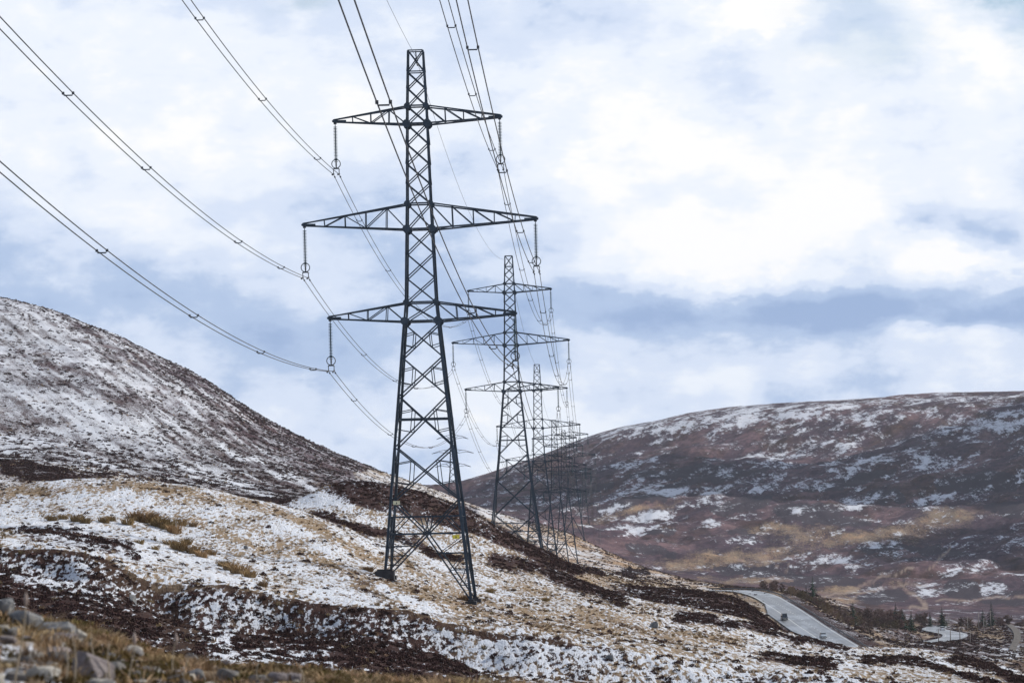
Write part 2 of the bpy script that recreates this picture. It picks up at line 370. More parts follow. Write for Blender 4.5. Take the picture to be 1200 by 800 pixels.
# ---- what grows where (a map of the moor, drawn once, stored on the ground)
fr_ = sstep(GY, 1500, 2600)
wx = PXg + (14 + 4 * fr_) * fbm(GX / (GY * .012 + 1), GY / (GY * .05 + 2), 5, .62)
wy = PYg + (5 - 1.5 * fr_) * fbm(GX / (GY * .008 + 1) + 40, GY / (GY * .04 + 2), 5, .62)
def ell(px, py, rx, ry, ang=0.0, soft=0.45):
    c, s_ = math.cos(R(ang)), math.sin(R(ang)); dx, dy = wx - px, wy - py
    u, v = (dx * c + dy * s_) / rx, (-dx * s_ + dy * c) / ry
    return 1 - sstep(np.hypot(u, v), 1 - soft, 1 + soft)
def stroke(pts, w, soft=0.6):
    best = np.full(wx.shape, 1e9)
    for (x0, y0), (x1, y1) in zip(pts[:-1], pts[1:]):
        dx, dy = x1 - x0, y1 - y0; t = np.clip(((wx - x0) * dx + (wy - y0) * dy) / (dx * dx + dy * dy), 0, 1)
        best = np.minimum(best, np.hypot(wx - x0 - t * dx, wy - y0 - t * dy))
    return 1 - sstep(best, w * (1 - soft), w * (1 + soft))
def lerp(a, c, t): return a + (c - a) * t
D = GY
isF = D < 75; isG = (D >= 75) & (D < 286); isM = (D >= 286) & (D < 565); isN = (D >= 565) & (D < 1000)
isL = (D >= 1000) & (D < 2200); isR = D >= 2200
east = (D > 900) & (D < 2200) & (PXg > 850)
isL = isL & ~east; isN = isN & ~east
snow = np.zeros(GX.shape); heath = np.zeros(GX.shape); earth = np.zeros(GX.shape); gold = np.zeros(GX.shape); burn = np.zeros(GX.shape); path = np.zeros(GX.shape)
def put(arr, mask, val, w): arr[mask] = lerp(arr[mask], val, (w * np.ones(GX.shape))[mask])
# foreground bank
snow[isF] = 0.06; earth[isF] = 0.5; heath[isF] = 0.1; gold[isF] = .25
for e in ((8, 766, 16, 7), (18, 780, 32, 5), (4, 797, 22, 8), (62, 797, 14, 5), (40, 764, 9, 3), (268, 789, 18, 3), (330, 797, 20, 4)): put(snow, isF, 1.0, ell(*e))
# gully and peat bank
snow[isG] = 0.52; heath[isG] = 0.95
put(snow, isG, .76, ell(45, 668, 75, 22, 14)); put(snow, isG, 0.1, ell(60, 715, 140, 20, 12)); put(snow, isG, 0.64, ell(280, 722, 100, 32, 8))
put(snow, isG, 0.82, ell(255, 755, 50, 22)); put(snow, isG, .80, ell(260, 775, 60, 14)); put(snow, isG, .45, ell(400, 735, 90, 20))
put(snow, isG, 0.0, stroke([(120, 660), (165, 690), (190, 720), (225, 765)], 26)); put(earth, isG, 1.0, stroke([(120, 660), (165, 690), (195, 720), (225, 765)], 24)); put(heath, isG, 1.0, stroke([(120, 660), (165, 690), (190, 720), (225, 765)], 30))
for st, w in (([(290, 748), (380, 743), (450, 748), (510, 768), (560, 796)], 11), ([(400, 758), (470, 775), (520, 798)], 16), ([(0, 690), (90, 722), (160, 740)], 12)):
    put(snow, isG, 0.0, stroke(st, w)); put(heath, isG, 1.0, stroke(st, w)); put(earth, isG, .25, stroke(st, w))
face = win(D, 272, 278, 284, 288) * (1 - sstep(PXg, 560, 760))
put(snow, isG, 0.42, face * .6); put(heath, isG, 1.0, face)
rim_shade = np.exp(-((D - 285.4) / 1.5) ** 2) * (1 - sstep(PXg, 640, 820)); put(snow, isG, 0.0, rim_shade); put(earth, isG, 1.0, rim_shade); put(heath, isG, .6, rim_shade)  # bare earth rim, widened to paint the dark shade under the lip
rg = sstep(PXg, 460, 560); put(snow, isG, 0.66, rg * (snow > .2)); put(heath, isG, 0.6, rg * (snow > .2))
# near moor round the first pylon
snow[isM] = 0.585; heath[isM] = 0.25
put(snow, isM, 0.46, sstep(PXg, 480, 620)); put(snow, isM, .57, sstep(PXg, 760, 900))
for st, w, v in (([(0, 578), (140, 569), (250, 583), (330, 600), (420, 640), (470, 662)], 5, .25), ([(160, 600), (230, 612), (300, 640), (400, 668)], 4, .4), ([(420, 683), (520, 700), (600, 722), (720, 735)], 13, .30),
                 ([(560, 722), (680, 728), (760, 740), (860, 752)], 8, .35), ([(330, 640), (420, 672), (470, 690)], 6, .3), ([(240, 668), (330, 690), (450, 712), (560, 738)], 3, .3), ([(600, 675), (700, 712), (790, 735)], 5, .45)):
    put(snow, isM, v, stroke(st, w)); put(gold, isM, .5, stroke(st, w))
put(snow, isM, .82, stroke([(0, 600), (100, 625), (200, 650), (300, 680)], 12)); put(snow, isM, .86, stroke([(450, 690), (500, 712)], 5)); put(snow, isM, .85, ell(410, 705, 60, 8, 14))
put(snow, isM, .15, stroke([(585, 657), (640, 668), (700, 692), (722, 704)], 9)); put(heath, isM, 1, stroke([(585, 657), (640, 668), (700, 692), (722, 704)], 9))
put(heath, isM, .9, stroke([(30, 620), (90, 628), (150, 645)], 9)); put(snow, isM, .5, stroke([(30, 620), (90, 628), (150, 645)], 9))
put(heath, isM, 1, stroke([(800, 722), (870, 735), (925, 748), (990, 762)], 5)); put(snow, isM, .3, stroke([(800, 722), (870, 735), (925, 748), (990, 762)], 5))
for st in ([(1020, 772), (1090, 780), (1160, 800)], [(1120, 770), (1160, 782), (1200, 800)], [(900, 770), (980, 778)]): put(heath, isM, 1, stroke(st, 5)); put(snow, isM, .15, stroke(st, 5)); put(earth, isM, .4, stroke(st, 4))
# knoll, dark heather belts and the ground round the second pylon
snow[isN] = 0.5; heath[isN] = 0.4
put(snow, isN, .30, sstep(PXg, 520, 620)); put(gold, isN, .6, sstep(PXg, 540, 680)); put(heath, isN, .12, sstep(PXg, 540, 640))
dk = [([(405, 578), (470, 585), (530, 604), (590, 635), (640, 656)], 16), ([(0, 545), (70, 560), (130, 566)], 11), ([(180, 555), (280, 575), (350, 590)], 7), ([(640, 655), (700, 672)], 6)]
bk = isN & (D > 650); fr = isN & (D <= 650)
for k_, (st, w) in enumerate(dk):
    m_ = fr if k_ == 0 else isN
    put(snow, m_, .04, stroke(st, w)); put(heath, m_, 1, stroke(st, w)); put(gold, m_, 0, stroke(st, w))
bw = sstep(PXg, 410, 470) * (1 - sstep(PXg, 640, 700)); put(snow, bk, .45, bw); put(heath, bk, .2, bw); put(gold, bk, .6, bw)
k2 = (D > 480) & (D < 580); st = [(378, 604), (440, 624), (500, 645), (548, 657)]; put(snow, k2, .06, stroke(st, 5)); put(heath, k2, 1, stroke(st, 5))
put(snow, isN, .92, ell(372, 590, 34, 13)); put(heath, isN, .2, ell(372, 590, 30, 12))
kn = (D > 540) & (D < 720)
put(heath, kn, 1.0, ell(825, 712, 100, 22, 14)); put(snow, kn, .28, ell(825, 712, 100, 22, 14)); put(snow, kn, .6, ell(815, 722, 28, 6)); put(heath, kn, 1, stroke([(800, 697), (860, 708), (920, 742)], 9)); put(snow, kn, .02, stroke([(810, 695), (860, 706), (925, 745)], 8)); put(gold, kn, 0, ell(825, 712, 100, 24, 14))
# left hill and spur
sx_ = np.interp(PXg, [-300, 0, 120, 220, 320, 400, 470, 560], [.64, .62, .55, .44, .33, .23, .17, .20])
snow[isL] = sx_[isL]; heath[isL] = np.interp(PXg, [-300, 0, 200, 350, 450, 600, 680], [.88, .88, .9, .92, .95, .5, .2])[isL]
crestd = PYg - np.interp(PXg, *K(*ROWS[15][1]))
put(snow, isL, .22, (1 - sstep(crestd, 0, 26)) * sstep(PXg, 150, 300) * (1 - sstep(PXg, 560, 640)) * .9)
put(heath, isL, 1.0, (1 - sstep(crestd, 4, 30)) * sstep(PXg, 150, 260) * (1 - sstep(PXg, 580, 660)))
for st, w in (([(60, 440), (170, 470), (260, 515), (330, 548)], 5), ([(150, 470), (250, 500), (350, 545), (430, 575)], 6), ([(0, 500), (90, 512), (180, 540)], 5), ([(170, 535), (260, 560), (330, 580)], 6),
              ([(0, 415), (80, 430), (150, 452)], 4), ([(90, 385), (170, 425), (230, 455)], 4), ([(270, 495), (360, 540), (470, 582)], 7), ([(340, 548), (420, 578), (480, 590)], 5), ([(0, 540), (80, 556), (140, 564)], 8)):
    put(snow, isL, .24, stroke(st, w, .9) * .8); put(heath, isL, 1, stroke(st, w))
for st, w in (([(60, 500), (150, 525), (260, 560), (310, 580)], 6), ([(0, 375), (60, 395), (140, 440), (220, 480)], 10), ([(0, 460), (80, 470), (160, 500)], 8), ([(250, 520), (330, 560), (390, 585)], 3), ([(500, 605), (560, 625)], 5)):
    put(snow, isL, .80, stroke(st, w, .9) * .8); put(gold, isL, .35, stroke(st, w))
put(gold, isL, .9, sstep(PXg, 600, 700)); put(snow, isL, .20, sstep(PXg, 590, 680)); put(snow, isL, .45, ell(790, 683, 40, 5, 14)); put(snow, isL, .42, ell(700, 668, 50, 5, 8))
put(heath, isL, .9, ell(640, 640, 26, 8, 30)); put(heath, isL, 1, ell(742, 672, 20, 4)); put(snow, isL, .05, ell(742, 672, 20, 4))
st = [(430, 557), (480, 566), (530, 581), (590, 607), (650, 638), (690, 657)]
put(heath, isL, .25, stroke(st, 9)); put(snow, isL, .55, stroke(st, 7)); put(gold, isL, .7, stroke(st[2:], 9))
# valley by the road
snow[east] = .07; heath[east] = lerp(.62, .9, sstep(D, 1500, 1800))[east]; gold[east] = lerp(.35, .1, sstep(D, 1500, 1800))[east]
put(gold, east, .5, 1 - sstep(roadd, 0, 9)); put(snow, east, .1, 1 - sstep(roadd, 0, 13)); put(heath, east, .3, 1 - sstep(roadd, 0, 8))
put(heath, east, 1.0, (1 - sstep(roadd, 2, 4)) * (PXg > 915) * .9); put(heath, east, 1.0, ell(1110, 712, 90, 10)); put(burn, east, .8, ell(1035, 697, 36, 10)); put(burn, east, .7, ell(1150, 712, 50, 8)); put(heath, east, 1., ell(1130, 760, 80, 12)); put(snow, east, .10, ell(1110, 735, 110, 30))
put(snow, east, .8, stroke([(1150, 770), (1195, 790)], 4)); put(snow, east, .55, ell(860, 712, 26, 7, 25)); put(snow, east, .5, ell(1185, 765, 20, 8))
# right hill
snow[isR] = .15; heath[isR] = .92; gold[isR] = .10
up = sstep(-PYg, -545, -480); put(snow, isR, .34, up); put(heath, isR, .84, up)
put(snow, isR, .32, ell(900, 555, 260, 26, -6)); put(snow, isR, .16, ell(900, 635, 330, 32)); put(snow, isR, .55, stroke([(705, 508), (800, 494), (900, 482), (1010, 474)], 9, .9)); put(gold, isR, .3, stroke([(800, 488), (1000, 478), (1070, 470)], 6))
for e in ((942, 598, 42, 10, -3), (862, 592, 40, 9, -10), (1183, 596, 24, 10, 0), (1077, 590, 12, 5, 0), (1042, 582, 20, 9, 15), (1150, 566, 48, 13, -5), (871, 623, 26, 5, 0), (940, 630, 18, 5, 0), (771, 621, 16, 6, -15),
          (1075, 644, 70, 6, 2), (800, 552, 60, 6, -8), (740, 590, 36, 6, -12), (1000, 562, 50, 7, -12), (1060, 690, 40, 12, 0), (1135, 690, 24, 13, 0), (1032, 697, 38, 9, 0), (880, 668, 60, 8, 3), (990, 610, 40, 6, 0), (1185, 700, 30, 9, 0), (760, 645, 30, 6, 8), (690, 575, 30, 5, -14), (960, 680, 70, 7, 0), (830, 560, 70, 5, -8)):
    put(burn, isR, 1.0, ell(*e, soft=.25)); put(snow, isR, .10, ell(*e))
for e in ((898, 541, 22, 4, -20), (925, 534, 28, 4, -15), (906, 560, 30, 5, -8), (871, 575, 15, 4, -8), (1015, 543, 34, 5, -12), (1083, 544, 20, 5, -5), (1133, 537, 20, 5, -10), (775, 600, 36, 5, -14), (750, 624, 30, 4, -18), (992, 655, 48, 7, 0),
          (1004, 587, 36, 7, -5), (1133, 668, 24, 4, -12), (1080, 687, 17, 9, 20), (1163, 686, 9, 9, 0), (720, 620, 18, 3, -4), (850, 632, 22, 3, -5), (1118, 582, 26, 6, -8), (945, 598, 4, 4, -40), (1188, 565, 8, 5, -40), (1075, 588, 8, 6, 0), (1070, 612, 5, 4, 0), (700, 600, 26, 3, -10), (790, 575, 30, 3, -6), (980, 520, 40, 4, -5), (1170, 500, 40, 5, -2), (735, 545, 30, 4, -8), (826, 612, 18, 3, -8), (1050, 648, 30, 3, 0)):
    put(snow, isR, .60 if e[1] < 640 else .38, ell(*e, soft=.7)); put(burn, isR, 0, ell(*e))
for e in ((904, 652, 46, 9, -8), (837, 653, 34, 9, -5), (795, 661, 28, 8, 3), (920, 620, 44, 8, -3), (1010, 628, 80, 9, -6), (1115, 605, 46, 12, -10), (985, 690, 40, 5, -8), (960, 705, 50, 5, -5), (740, 600, 60, 4, -14), (880, 680, 60, 4, 0)):
    put(gold, isR, .62, ell(*e, soft=.9)); put(heath, isR, .42, ell(*e, soft=.8)); put(burn, isR, 0., ell(*e)); put(snow, isR, .14, ell(*e))
for st, w in (([(1045, 682), (1062, 690), (1078, 700), (1082, 708), (1070, 712)], 2.2), ([(985, 704), (1000, 694), (1040, 688), (1085, 682)], 1.4), ([(1085, 665), (1110, 655), (1125, 640)], 1.3), ([(1095, 703), (1150, 701), (1200, 697)], 1.3), ([(905, 665), (925, 668), (930, 660)], 1.3), ([(960, 700), (1010, 684), (1070, 665)], 1.5)):
    put(path, isR | east, 1.0, stroke(st, w * .7, .8)); put(burn, isR | east, 0, stroke(st, w * 2))
snow = np.clip(snow, 0, 1)

verts = np.stack([GX, GY, GZ], -1).reshape(-1, 3)
# strip of ground under and behind the camera
nb = 2
back = np.stack([A / F * 40 * 1.5, np.full(NC, -30.0), np.full(NC, -1.9)], -1)
mid_ = np.stack([A / F * 4, np.full(NC, 2.0), np.full(NC, -1.75)], -1)
allv = np.concatenate([back, mid_, verts]); NRT = NR + nb
ii, jj = np.meshgrid(np.arange(NRT - 1), np.arange(NC - 1), indexing='ij')
i0 = (ii * NC + jj).ravel()
quads = np.stack([i0, i0 + 1, i0 + NC + 1, i0 + NC], -1)
me = bpy.data.meshes.new('moorland')
me.vertices.add(len(allv)); me.vertices.foreach_set('co', allv.astype(np.float32).ravel())
me.loops.add(quads.size); me.loops.foreach_set('vertex_index', quads.astype(np.int32).ravel())
me.polygons.add(len(quads)); me.polygons.foreach_set('loop_start', np.arange(0, quads.size, 4, dtype=np.int32))
me.update(calc_edges=True); me.polygons.foreach_set('use_smooth', np.ones(len(quads), bool))
def attr(nm, arr, fill):
    at_ = me.attributes.new(nm, 'FLOAT', 'POINT')
    at_.data.foreach_set('value', np.concatenate([np.full(nb * NC, fill), arr.ravel()]).astype(np.float32))
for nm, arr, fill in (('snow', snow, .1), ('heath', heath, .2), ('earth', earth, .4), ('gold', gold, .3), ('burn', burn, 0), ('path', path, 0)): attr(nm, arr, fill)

gm = bpy.data.materials.new('moor_ground'); gm.use_nodes = True; q = NB(gm.node_tree)
geo = q.n('ShaderNodeNewGeometry').outputs['Position']
def at_(nm, q_=None):
    d = q.n('ShaderNodeAttribute'); d.attribute_name = nm; return d.outputs['Fac']
# downslope-drawn coordinates: wind and water comb snow and heather along the fall of the hills
st_ = q.vscale(geo, (1.0, 0.30, 1.0)); st2 = q.vscale(geo, (1.0, 0.22, 2.0))
sepg = q.n('ShaderNodeSeparateXYZ'); q.put(sepg.inputs[0], geo)
far = q.mapr(sepg.outputs[1], 900, 2300)
nA = q.noise(q.vscale(geo, (1.0, 0.16, 1.0)), 2.7, 7, 0.66); rotn = q.n('ShaderNodeVectorRotate', rotation_type='Z_AXIS'); q.put(rotn.inputs['Vector'], geo); rot3 = q.n('ShaderNodeVectorRotate', rotation_type='Z_AXIS'); q.put(rot3.inputs['Vector'], geo); rot3.inputs['Angle'].default_value = R(-17); rotn.inputs['Angle'].default_value = R(-8)
nB = q.m('MULTIPLY_ADD', q.noise(st_, 0.16, 9, 0.74), .5, q.m('MULTIPLY', q.noise(q.vscale(rotn.outputs[0], (1, .09, 1)), 0.34, 8, 0.68), .5)); rot_ = q.n('ShaderNodeVectorRotate', rotation_type='Z_AXIS'); q.put(rot_.inputs['Vector'], geo); rot_.inputs['Angle'].default_value = R(20)
nC = q.noise(q.vscale(rot_.outputs[0], (1.0, 0.2, 1.6)), 0.045, 11, 0.80)
nS = q.n('ShaderNodeMix', data_type='FLOAT'); q.put(nS.inputs[0], far); q.put(nS.inputs[2], q.m('ADD', nB, q.m('MULTIPLY', q.m('SUBTRACT', nA, nB), q.mapr(sepg.outputs[1], 284, 300, .80, .55)))); q.put(nS.inputs[3], q.m('MULTIPLY_ADD', nC, .65, q.m('MULTIPLY', nB, .35)))
lh_ = q.m('MULTIPLY', q.mapr(sepg.outputs[1], 700, 1000), q.m('SUBTRACT', 1.0, q.mapr(sepg.outputs[1], 2000, 2300)))
stk = q.noise(q.vscale(rot3.outputs[0], (1, .07, .0)), 0.13, 7, 0.66)
nSnow = q.m('MULTIPLY_ADD', q.m('MULTIPLY', q.m('SUBTRACT', stk, 0.5), lh_), 0.5, nS.outputs[0])
nHe = q.m('MULTIPLY_ADD', q.noise(st2, 0.05, 10, 0.74), .6, q.m('MULTIPLY', q.noise(st_, 0.7, 6, 0.68), .4))
fine = q.noise(geo, 2.2, 6, 0.65)
a_s, a_h, a_e, a_g, a_b, a_p = (at_(k) for k in ('snow', 'heath', 'earth', 'gold', 'burn', 'path'))
def thr(n, a, k, lo, hi): return q.mapr(q.m('ADD', q.m('MULTIPLY', q.m('SUBTRACT', n, 0.5), k), q.m('SUBTRACT', a, 0.5)), lo, hi)
sm_h = thr(nSnow, a_s, 6.2, -.16, .22); sm_s = thr(nSnow, a_s, 5.0, -.55, .60)
sm = q.m('MULTIPLY', q.m('MULTIPLY_ADD', q.m('SUBTRACT', sm_s, sm_h), q.m('MULTIPLY', lh_, .8), sm_h), q.mapr(sepg.outputs[1], 500, 2400, .95, .76))
hm = thr(nHe, a_h, q.mapr(far, 0, 1, 4.5, 2.8), -.3, .3)
farn = q.noise(q.vscale(rot_.outputs[0], (1.0, 0.25, 1.5)), 0.16, 7, 0.72)
fineF = q.m('ADD', fine, q.m('MULTIPLY', far, q.m('SUBTRACT', farn, fine)))
hea = q.mix(q.mapr(fineF, .38, .62), (0.055, 0.029, 0.026), (0.024, 0.014, 0.014))
hea = q.mix(q.m('MULTIPLY', q.mapr(q.noise(q.vscale(geo, (1, .4, 1)), 0.02, 8, .7), .42, .58), q.mapr(far, 0, 1, .12, 1)), hea, q.mix(far, (0.095, 0.058, 0.052), q.mix(q.mapr(farn, .40, .60), (0.142, 0.088, 0.094), (0.076, 0.047, 0.057))))
fold = q.noise(q.vscale(rot_.outputs[0], (1.0, 0.10, 1.2)), 0.022, 9, 0.70)
hea = q.mix(q.m('MULTIPLY', far, q.mapr(fold, .40, .58)), hea, q.mix(q.mapr(farn, .40, .60), (0.062, 0.040, 0.054), (0.030, 0.021, 0.031)))
straw = q.mix(q.mapr(fine, .35, .65), (0.30, 0.228, 0.152), (0.165, 0.122, 0.085))
agn = q.m('ADD', a_g, q.m('MULTIPLY', far, q.m('SUBTRACT', thr(farn, a_g, 4.0, -.1, .5), a_g)))
straw = q.mix(q.m('MULTIPLY', agn, .6), straw, q.mix(far, q.mix(q.mapr(fine, .35, .65), (0.38, 0.275, 0.165), (0.24, 0.16, 0.095)), q.mix(q.mapr(nC, .4, .6), (0.42, 0.255, 0.145), (0.20, 0.115, 0.08))))
veg = q.mix(hm, straw, hea)
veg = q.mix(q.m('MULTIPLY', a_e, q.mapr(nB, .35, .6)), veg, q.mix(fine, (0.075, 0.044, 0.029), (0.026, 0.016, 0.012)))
veg = q.mix(q.m('MULTIPLY', thr(nHe, a_b, 2.2, -.05, .07), .9), veg, q.mix(fine, (0.028, 0.024, 0.034), (0.042, 0.034, 0.042)))
veg = q.mix(q.m('MULTIPLY', a_p, q.mapr(farn, .35, .55, .35, .9)), veg, (0.24, 0.185, 0.15))
snc = q.mix(q.mapr(nA, .4, .7), (0.65, 0.675, 0.73), (0.53, 0.565, 0.64))
colr = q.mix(q.m('MULTIPLY', sm, q.m('SUBTRACT', 1.0, q.m('MULTIPLY', a_p, .6))), veg, snc)
pb = q.n('ShaderNodeBsdfPrincipled'); q.put(pb.inputs['Base Color'], colr); pb.inputs['Roughness'].default_value = 0.85; pb.inputs['Specular IOR Level'].default_value = 0.04
bp = q.n('ShaderNodeBump'); bp.inputs['Strength'].default_value = 1.0; bp.inputs['Distance'].default_value = 0.6
q.put(bp.inputs['Height'], q.m('ADD', q.m('MULTIPLY', nA, .8), q.m('MULTIPLY', nB, 2.0))); q.put(pb.inputs['Normal'], bp.outputs[0])
om = q.n('ShaderNodeOutputMaterial'); q.put(om.inputs[0], pb.outputs[0])
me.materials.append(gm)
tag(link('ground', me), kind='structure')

# ------------------------------------------------------------------ haze in the glen
hz = MB(); hz.box((0, 3800, 75), (7200, 4300, 265))
hm_ = bpy.data.materials.new('thin_haze'); hm_.use_nodes = True; q = NB(hm_.node_tree)
pv = q.n('ShaderNodeVolumePrincipled'); pv.inputs['Color'].default_value = (0.80, 0.87, 1.0, 1); pv.inputs['Density'].default_value = 0.000022; pv.inputs['Anisotropy'].default_value = 0.2
oo = q.n('ShaderNodeOutputMaterial'); q.put(oo.inputs['Volume'], pv.outputs[0])
tag(hz.build('haze', hm_), kind='stuff')

# ------------------------------------------------------------------ opaque cumulus added out of view to throw shade on the far hill
puff = bpy.data.materials.new('cloud_white'); puff.use_nodes = True; q = NB(puff.node_tree); pb_ = q.n('ShaderNodeBsdfDiffuse'); pb_.inputs[0].default_value = (.9, .9, .92, 1); o_ = q.n('ShaderNodeOutputMaterial'); q.put(o_.inputs[0], pb_.outputs[0])
import bmesh
def shade_cumulus(cx, cy, cz, rx, ry, rz, seed, n=26):
    g = random.Random(seed); bm = bmesh.new()
    for i in range(n):
        a = g.random() * 6.283; r_ = math.sqrt(g.random()) * .85; f0 = g.uniform(.28, .55) * (1.1 - r_ * .6)
        bmesh.ops.create_icosphere(bm, subdivisions=3, radius=1.0, matrix=Matrix.Translation((rx * r_ * math.cos(a), ry * r_ * math.sin(a), rz * (1 - r_) * g.random())) @ Matrix.Diagonal((rx * f0, ry * f0, rz * f0 * 1.1, 1)))
    P_ = np.array([v.co[:] for v in bm.verts]); k = fbm(P_[:, 0] / 150 + seed, P_[:, 1] / 150 + P_[:, 2] / 110, 4)
    for v, d in zip(bm.verts, k):
        v.co += v.normal * 35 * float(d); v.co.z = max(v.co.z, -rz * .12)
    m_ = bpy.data.meshes.new('cloud'); bm.to_mesh(m_); bm.free(); m_.materials.append(puff); m_.polygons.foreach_set('use_smooth', [True] * len(m_.polygons))
    tag(link('cloud', m_, None, (cx, cy, cz)), kind='structure')
def shade(px, Y, py, h, rx, ry, seed):     # adds an unseen cloud at height h, sunward, to shade that hillside
    p = at(px, py, Y); k = (h - p.z) / sdir.z; c = p + sdir * k; shade_cumulus(c.x, c.y, h, rx, ry, 130, seed)
for cl in ((1010, 3650, 566, 1500, 330, 230, 3), (1330, 3050, 625, 1480, 170, 200, 5), (1330, 4000, 540, 1540, 190, 380, 6), (735, 3800, 556, 1560, 130, 200, 4)): shade(*cl)

# ------------------------------------------------------------------ roads
asph = bpy.data.materials.new('wet_asphalt'); asph.use_nodes = True; q = NB(asph.node_tree)
uu = at_('across'); tc_ = q.n('ShaderNodeTexCoord').outputs['Object']; nz = q.noise(q.vscale(tc_, (1, .15, 1)), .8, 6, .65); nz2 = q.noise(q.vscale(tc_, (1, .3, 1)), .12, 5, .6)
wt = q.m('MULTIPLY_ADD', q.m('COSINE', q.m('MULTIPLY', uu, 3.68)), .5, .5)
cA = q.mix(q.m('MULTIPLY', wt, q.mapr(nz, .35, .65, .4, 1)), (0.17, 0.175, 0.185), (0.10, 0.105, 0.115)); cA = q.mix(q.mapr(nz2, .5, .62, 0, .5), cA, (0.22, 0.225, 0.235))
p_ = q.n('ShaderNodeBsdfPrincipled'); q.put(p_.inputs['Base Color'], cA); q.put(p_.inputs['Roughness'], q.mapr(nz2, .4, .6, .28, .5)); p_.inputs['Specular IOR Level'].default_value = .5
o_ = q.n('ShaderNodeOutputMaterial'); q.put(o_.inputs[0], p_.outputs[0])
white = simple_mat('road_paint', (0.75, 0.76, 0.74), rough=0.6, var=.2, scale=1.0)
gravel = simple_mat('gravel_track', (0.15, 0.135, 0.125), rough=0.95, var=.5, scale=.8, spec=.05)
def ribbon(name, L, o0, o1, mat, lift, parent=None, dashed=None):
    d = np.gradient(L, axis=0); d[:, 2] = 0; d /= np.linalg.norm(d, axis=1)[:, None]; nrm = np.stack([d[:, 1], -d[:, 0], 0 * d[:, 0]], -1)
    o0 = np.broadcast_to(o0, len(L))[:, None]; o1 = np.broadcast_to(o1, len(L))[:, None]
    l, r = L + nrm * o0, L + nrm * o1; l[:, 2] += lift; r[:, 2] += lift; mb = MB()
    for i in range(len(L) - 1):
        if dashed and i % dashed[1] >= dashed[0]: continue
        mb.add([l[i], r[i], r[i + 1], l[i + 1]], [(0, 1, 2, 3)])
    ob = mb.build(name, mat, parent)
    if name == 'road':
        a = ob.data.attributes.new('across', 'FLOAT', 'POINT'); v_ = []
        for i in range(len(L) - 1): v_ += [float(o0[i, 0]), float(o1[i, 0]), float(o1[i + 1, 0]), float(o0[i + 1, 0])]
        a.data.foreach_set('value', v_)
    return ob
# direction of travel along ROAD is away from the camera, so negative offset is left
lay = np.interp(np.arange(len(ROAD)), [0, 18, 32, 52, 66, 200], [4.2, 4.2, 8.0, 8.0, 4.2, 4.2])
rd = ribbon('road', ROAD, -lay, 4.6, asph, 0.06); tag(rd, kind='structure')
dense = smooth_line(road_pts, 44)
ribbon('centre_line', dense, -.12, .12, white, 0.075, rd, (2, 6)); ribbon('edge_line', ROAD, -3.9, -3.7, white, 0.075, rd); ribbon('edge_line', ROAD, 3.8, 4.0, white, 0.075, rd)
rd2 = ribbon('road', ROAD2, -4.6, 4.6, asph, 0.06); tag(rd2, kind='structure')
ribbon('edge_line', ROAD2, -3.5, -3.35, white, 0.075, rd2); ribbon('edge_line', ROAD2, 3.35, 3.5, white, 0.075, rd2); ribbon('centre_line', smooth_line(road2_pts, 44), -.1, .1, white, 0.075, rd2, (2, 6))
tr = ribbon('track', TRACK, -1.25, 1.25, gravel, 0.08); tag(tr, kind='structure')
steel_b = simple_mat('weathered_barrier_steel', (0.045, 0.045, 0.052), rough=.55, metal=.3, var=.3, scale=2)
bar = empty('crash_barrier', tuple(ROAD[0])); tag(bar, 'long dark crash barrier along the valley side of the straight main road', 'crash barrier')
dR = np.gradient(ROAD, axis=0); dR[:, 2] = 0; dR /= np.linalg.norm(dR, axis=1)[:, None]; nR = np.stack([dR[:, 1], -dR[:, 0], 0 * dR[:, 0]], -1)
off = Vector(ROAD[0])
LB = ROAD + nR * 5.5
rail = MB()
pr = [(0.05, .35), (.13, .42), (.05, .55), (.13, .68), (.05, .8), (0, .8), (0, .35)]
vs = [Vector(LB[i]) - off + Vector(nR[i]) * -a + Vector((0, 0, z)) for i in range(len(LB)) for a, z in pr]
rail.add(vs, [(i * 7 + j, i * 7 + (j + 1) % 7, (i + 1) * 7 + (j + 1) % 7, (i + 1) * 7 + j) for i in range(len(LB) - 1) for j in range(7)])
rail.build('rail', steel_b, bar)
pm = MB(); pm.box((0, 0, .2), (.06, .08, .55)); pme = pm.mesh('barrier_post', steel_b)
for i in range(0, len(LB), 1): link('post', pme, bar, tuple(Vector(LB[i]) - off))

# ------------------------------------------------------------------ pylons
steel = simple_mat('dark_galvanised_steel', (0.027, 0.045, 0.070), rough=0.45, metal=0.0, spec=.3, var=.35, scale=.8)
yellow = simple_mat('yellow_enamel', (0.72, 0.62, 0.05), rough=.5, var=.15, scale=4)
cream = simple_mat('cream_enamel', (0.62, 0.60, 0.42), rough=.5, var=.15, scale=4)
black = simple_mat('black_print', (0.02, 0.02, 0.02), rough=.6)
concrete = simple_mat('dark_tarred_concrete', (0.035, 0.035, 0.042), rough=.85, var=.4, scale=2.5, bump=.3)  # near-black concrete, same tone on all sides of every footing
LEV = [(-16, 7.5), (0, 4.42), (28.5, 1.76), (30.5, 1.58), (38.3, 1.34), (41, 1.24), (49.5, 1.10), (51.4, 1.0), (57.3, .77)]
def hw(z): return float(np.interp(z, [l[0] for l in LEV], [l[1] for l in LEV]))
def pz(y): return (690.0 - y) / 11.0
ARMS = [(51.4, 49.5, 50.0, 8.9, 4), (41.0, 38.3, 39.05, 12.45, 5), (30.5, 28.5, 29.05, 9.95, 4)]   # top joint, bottom joint, tip, reach, panels
TOPZ = 57.3
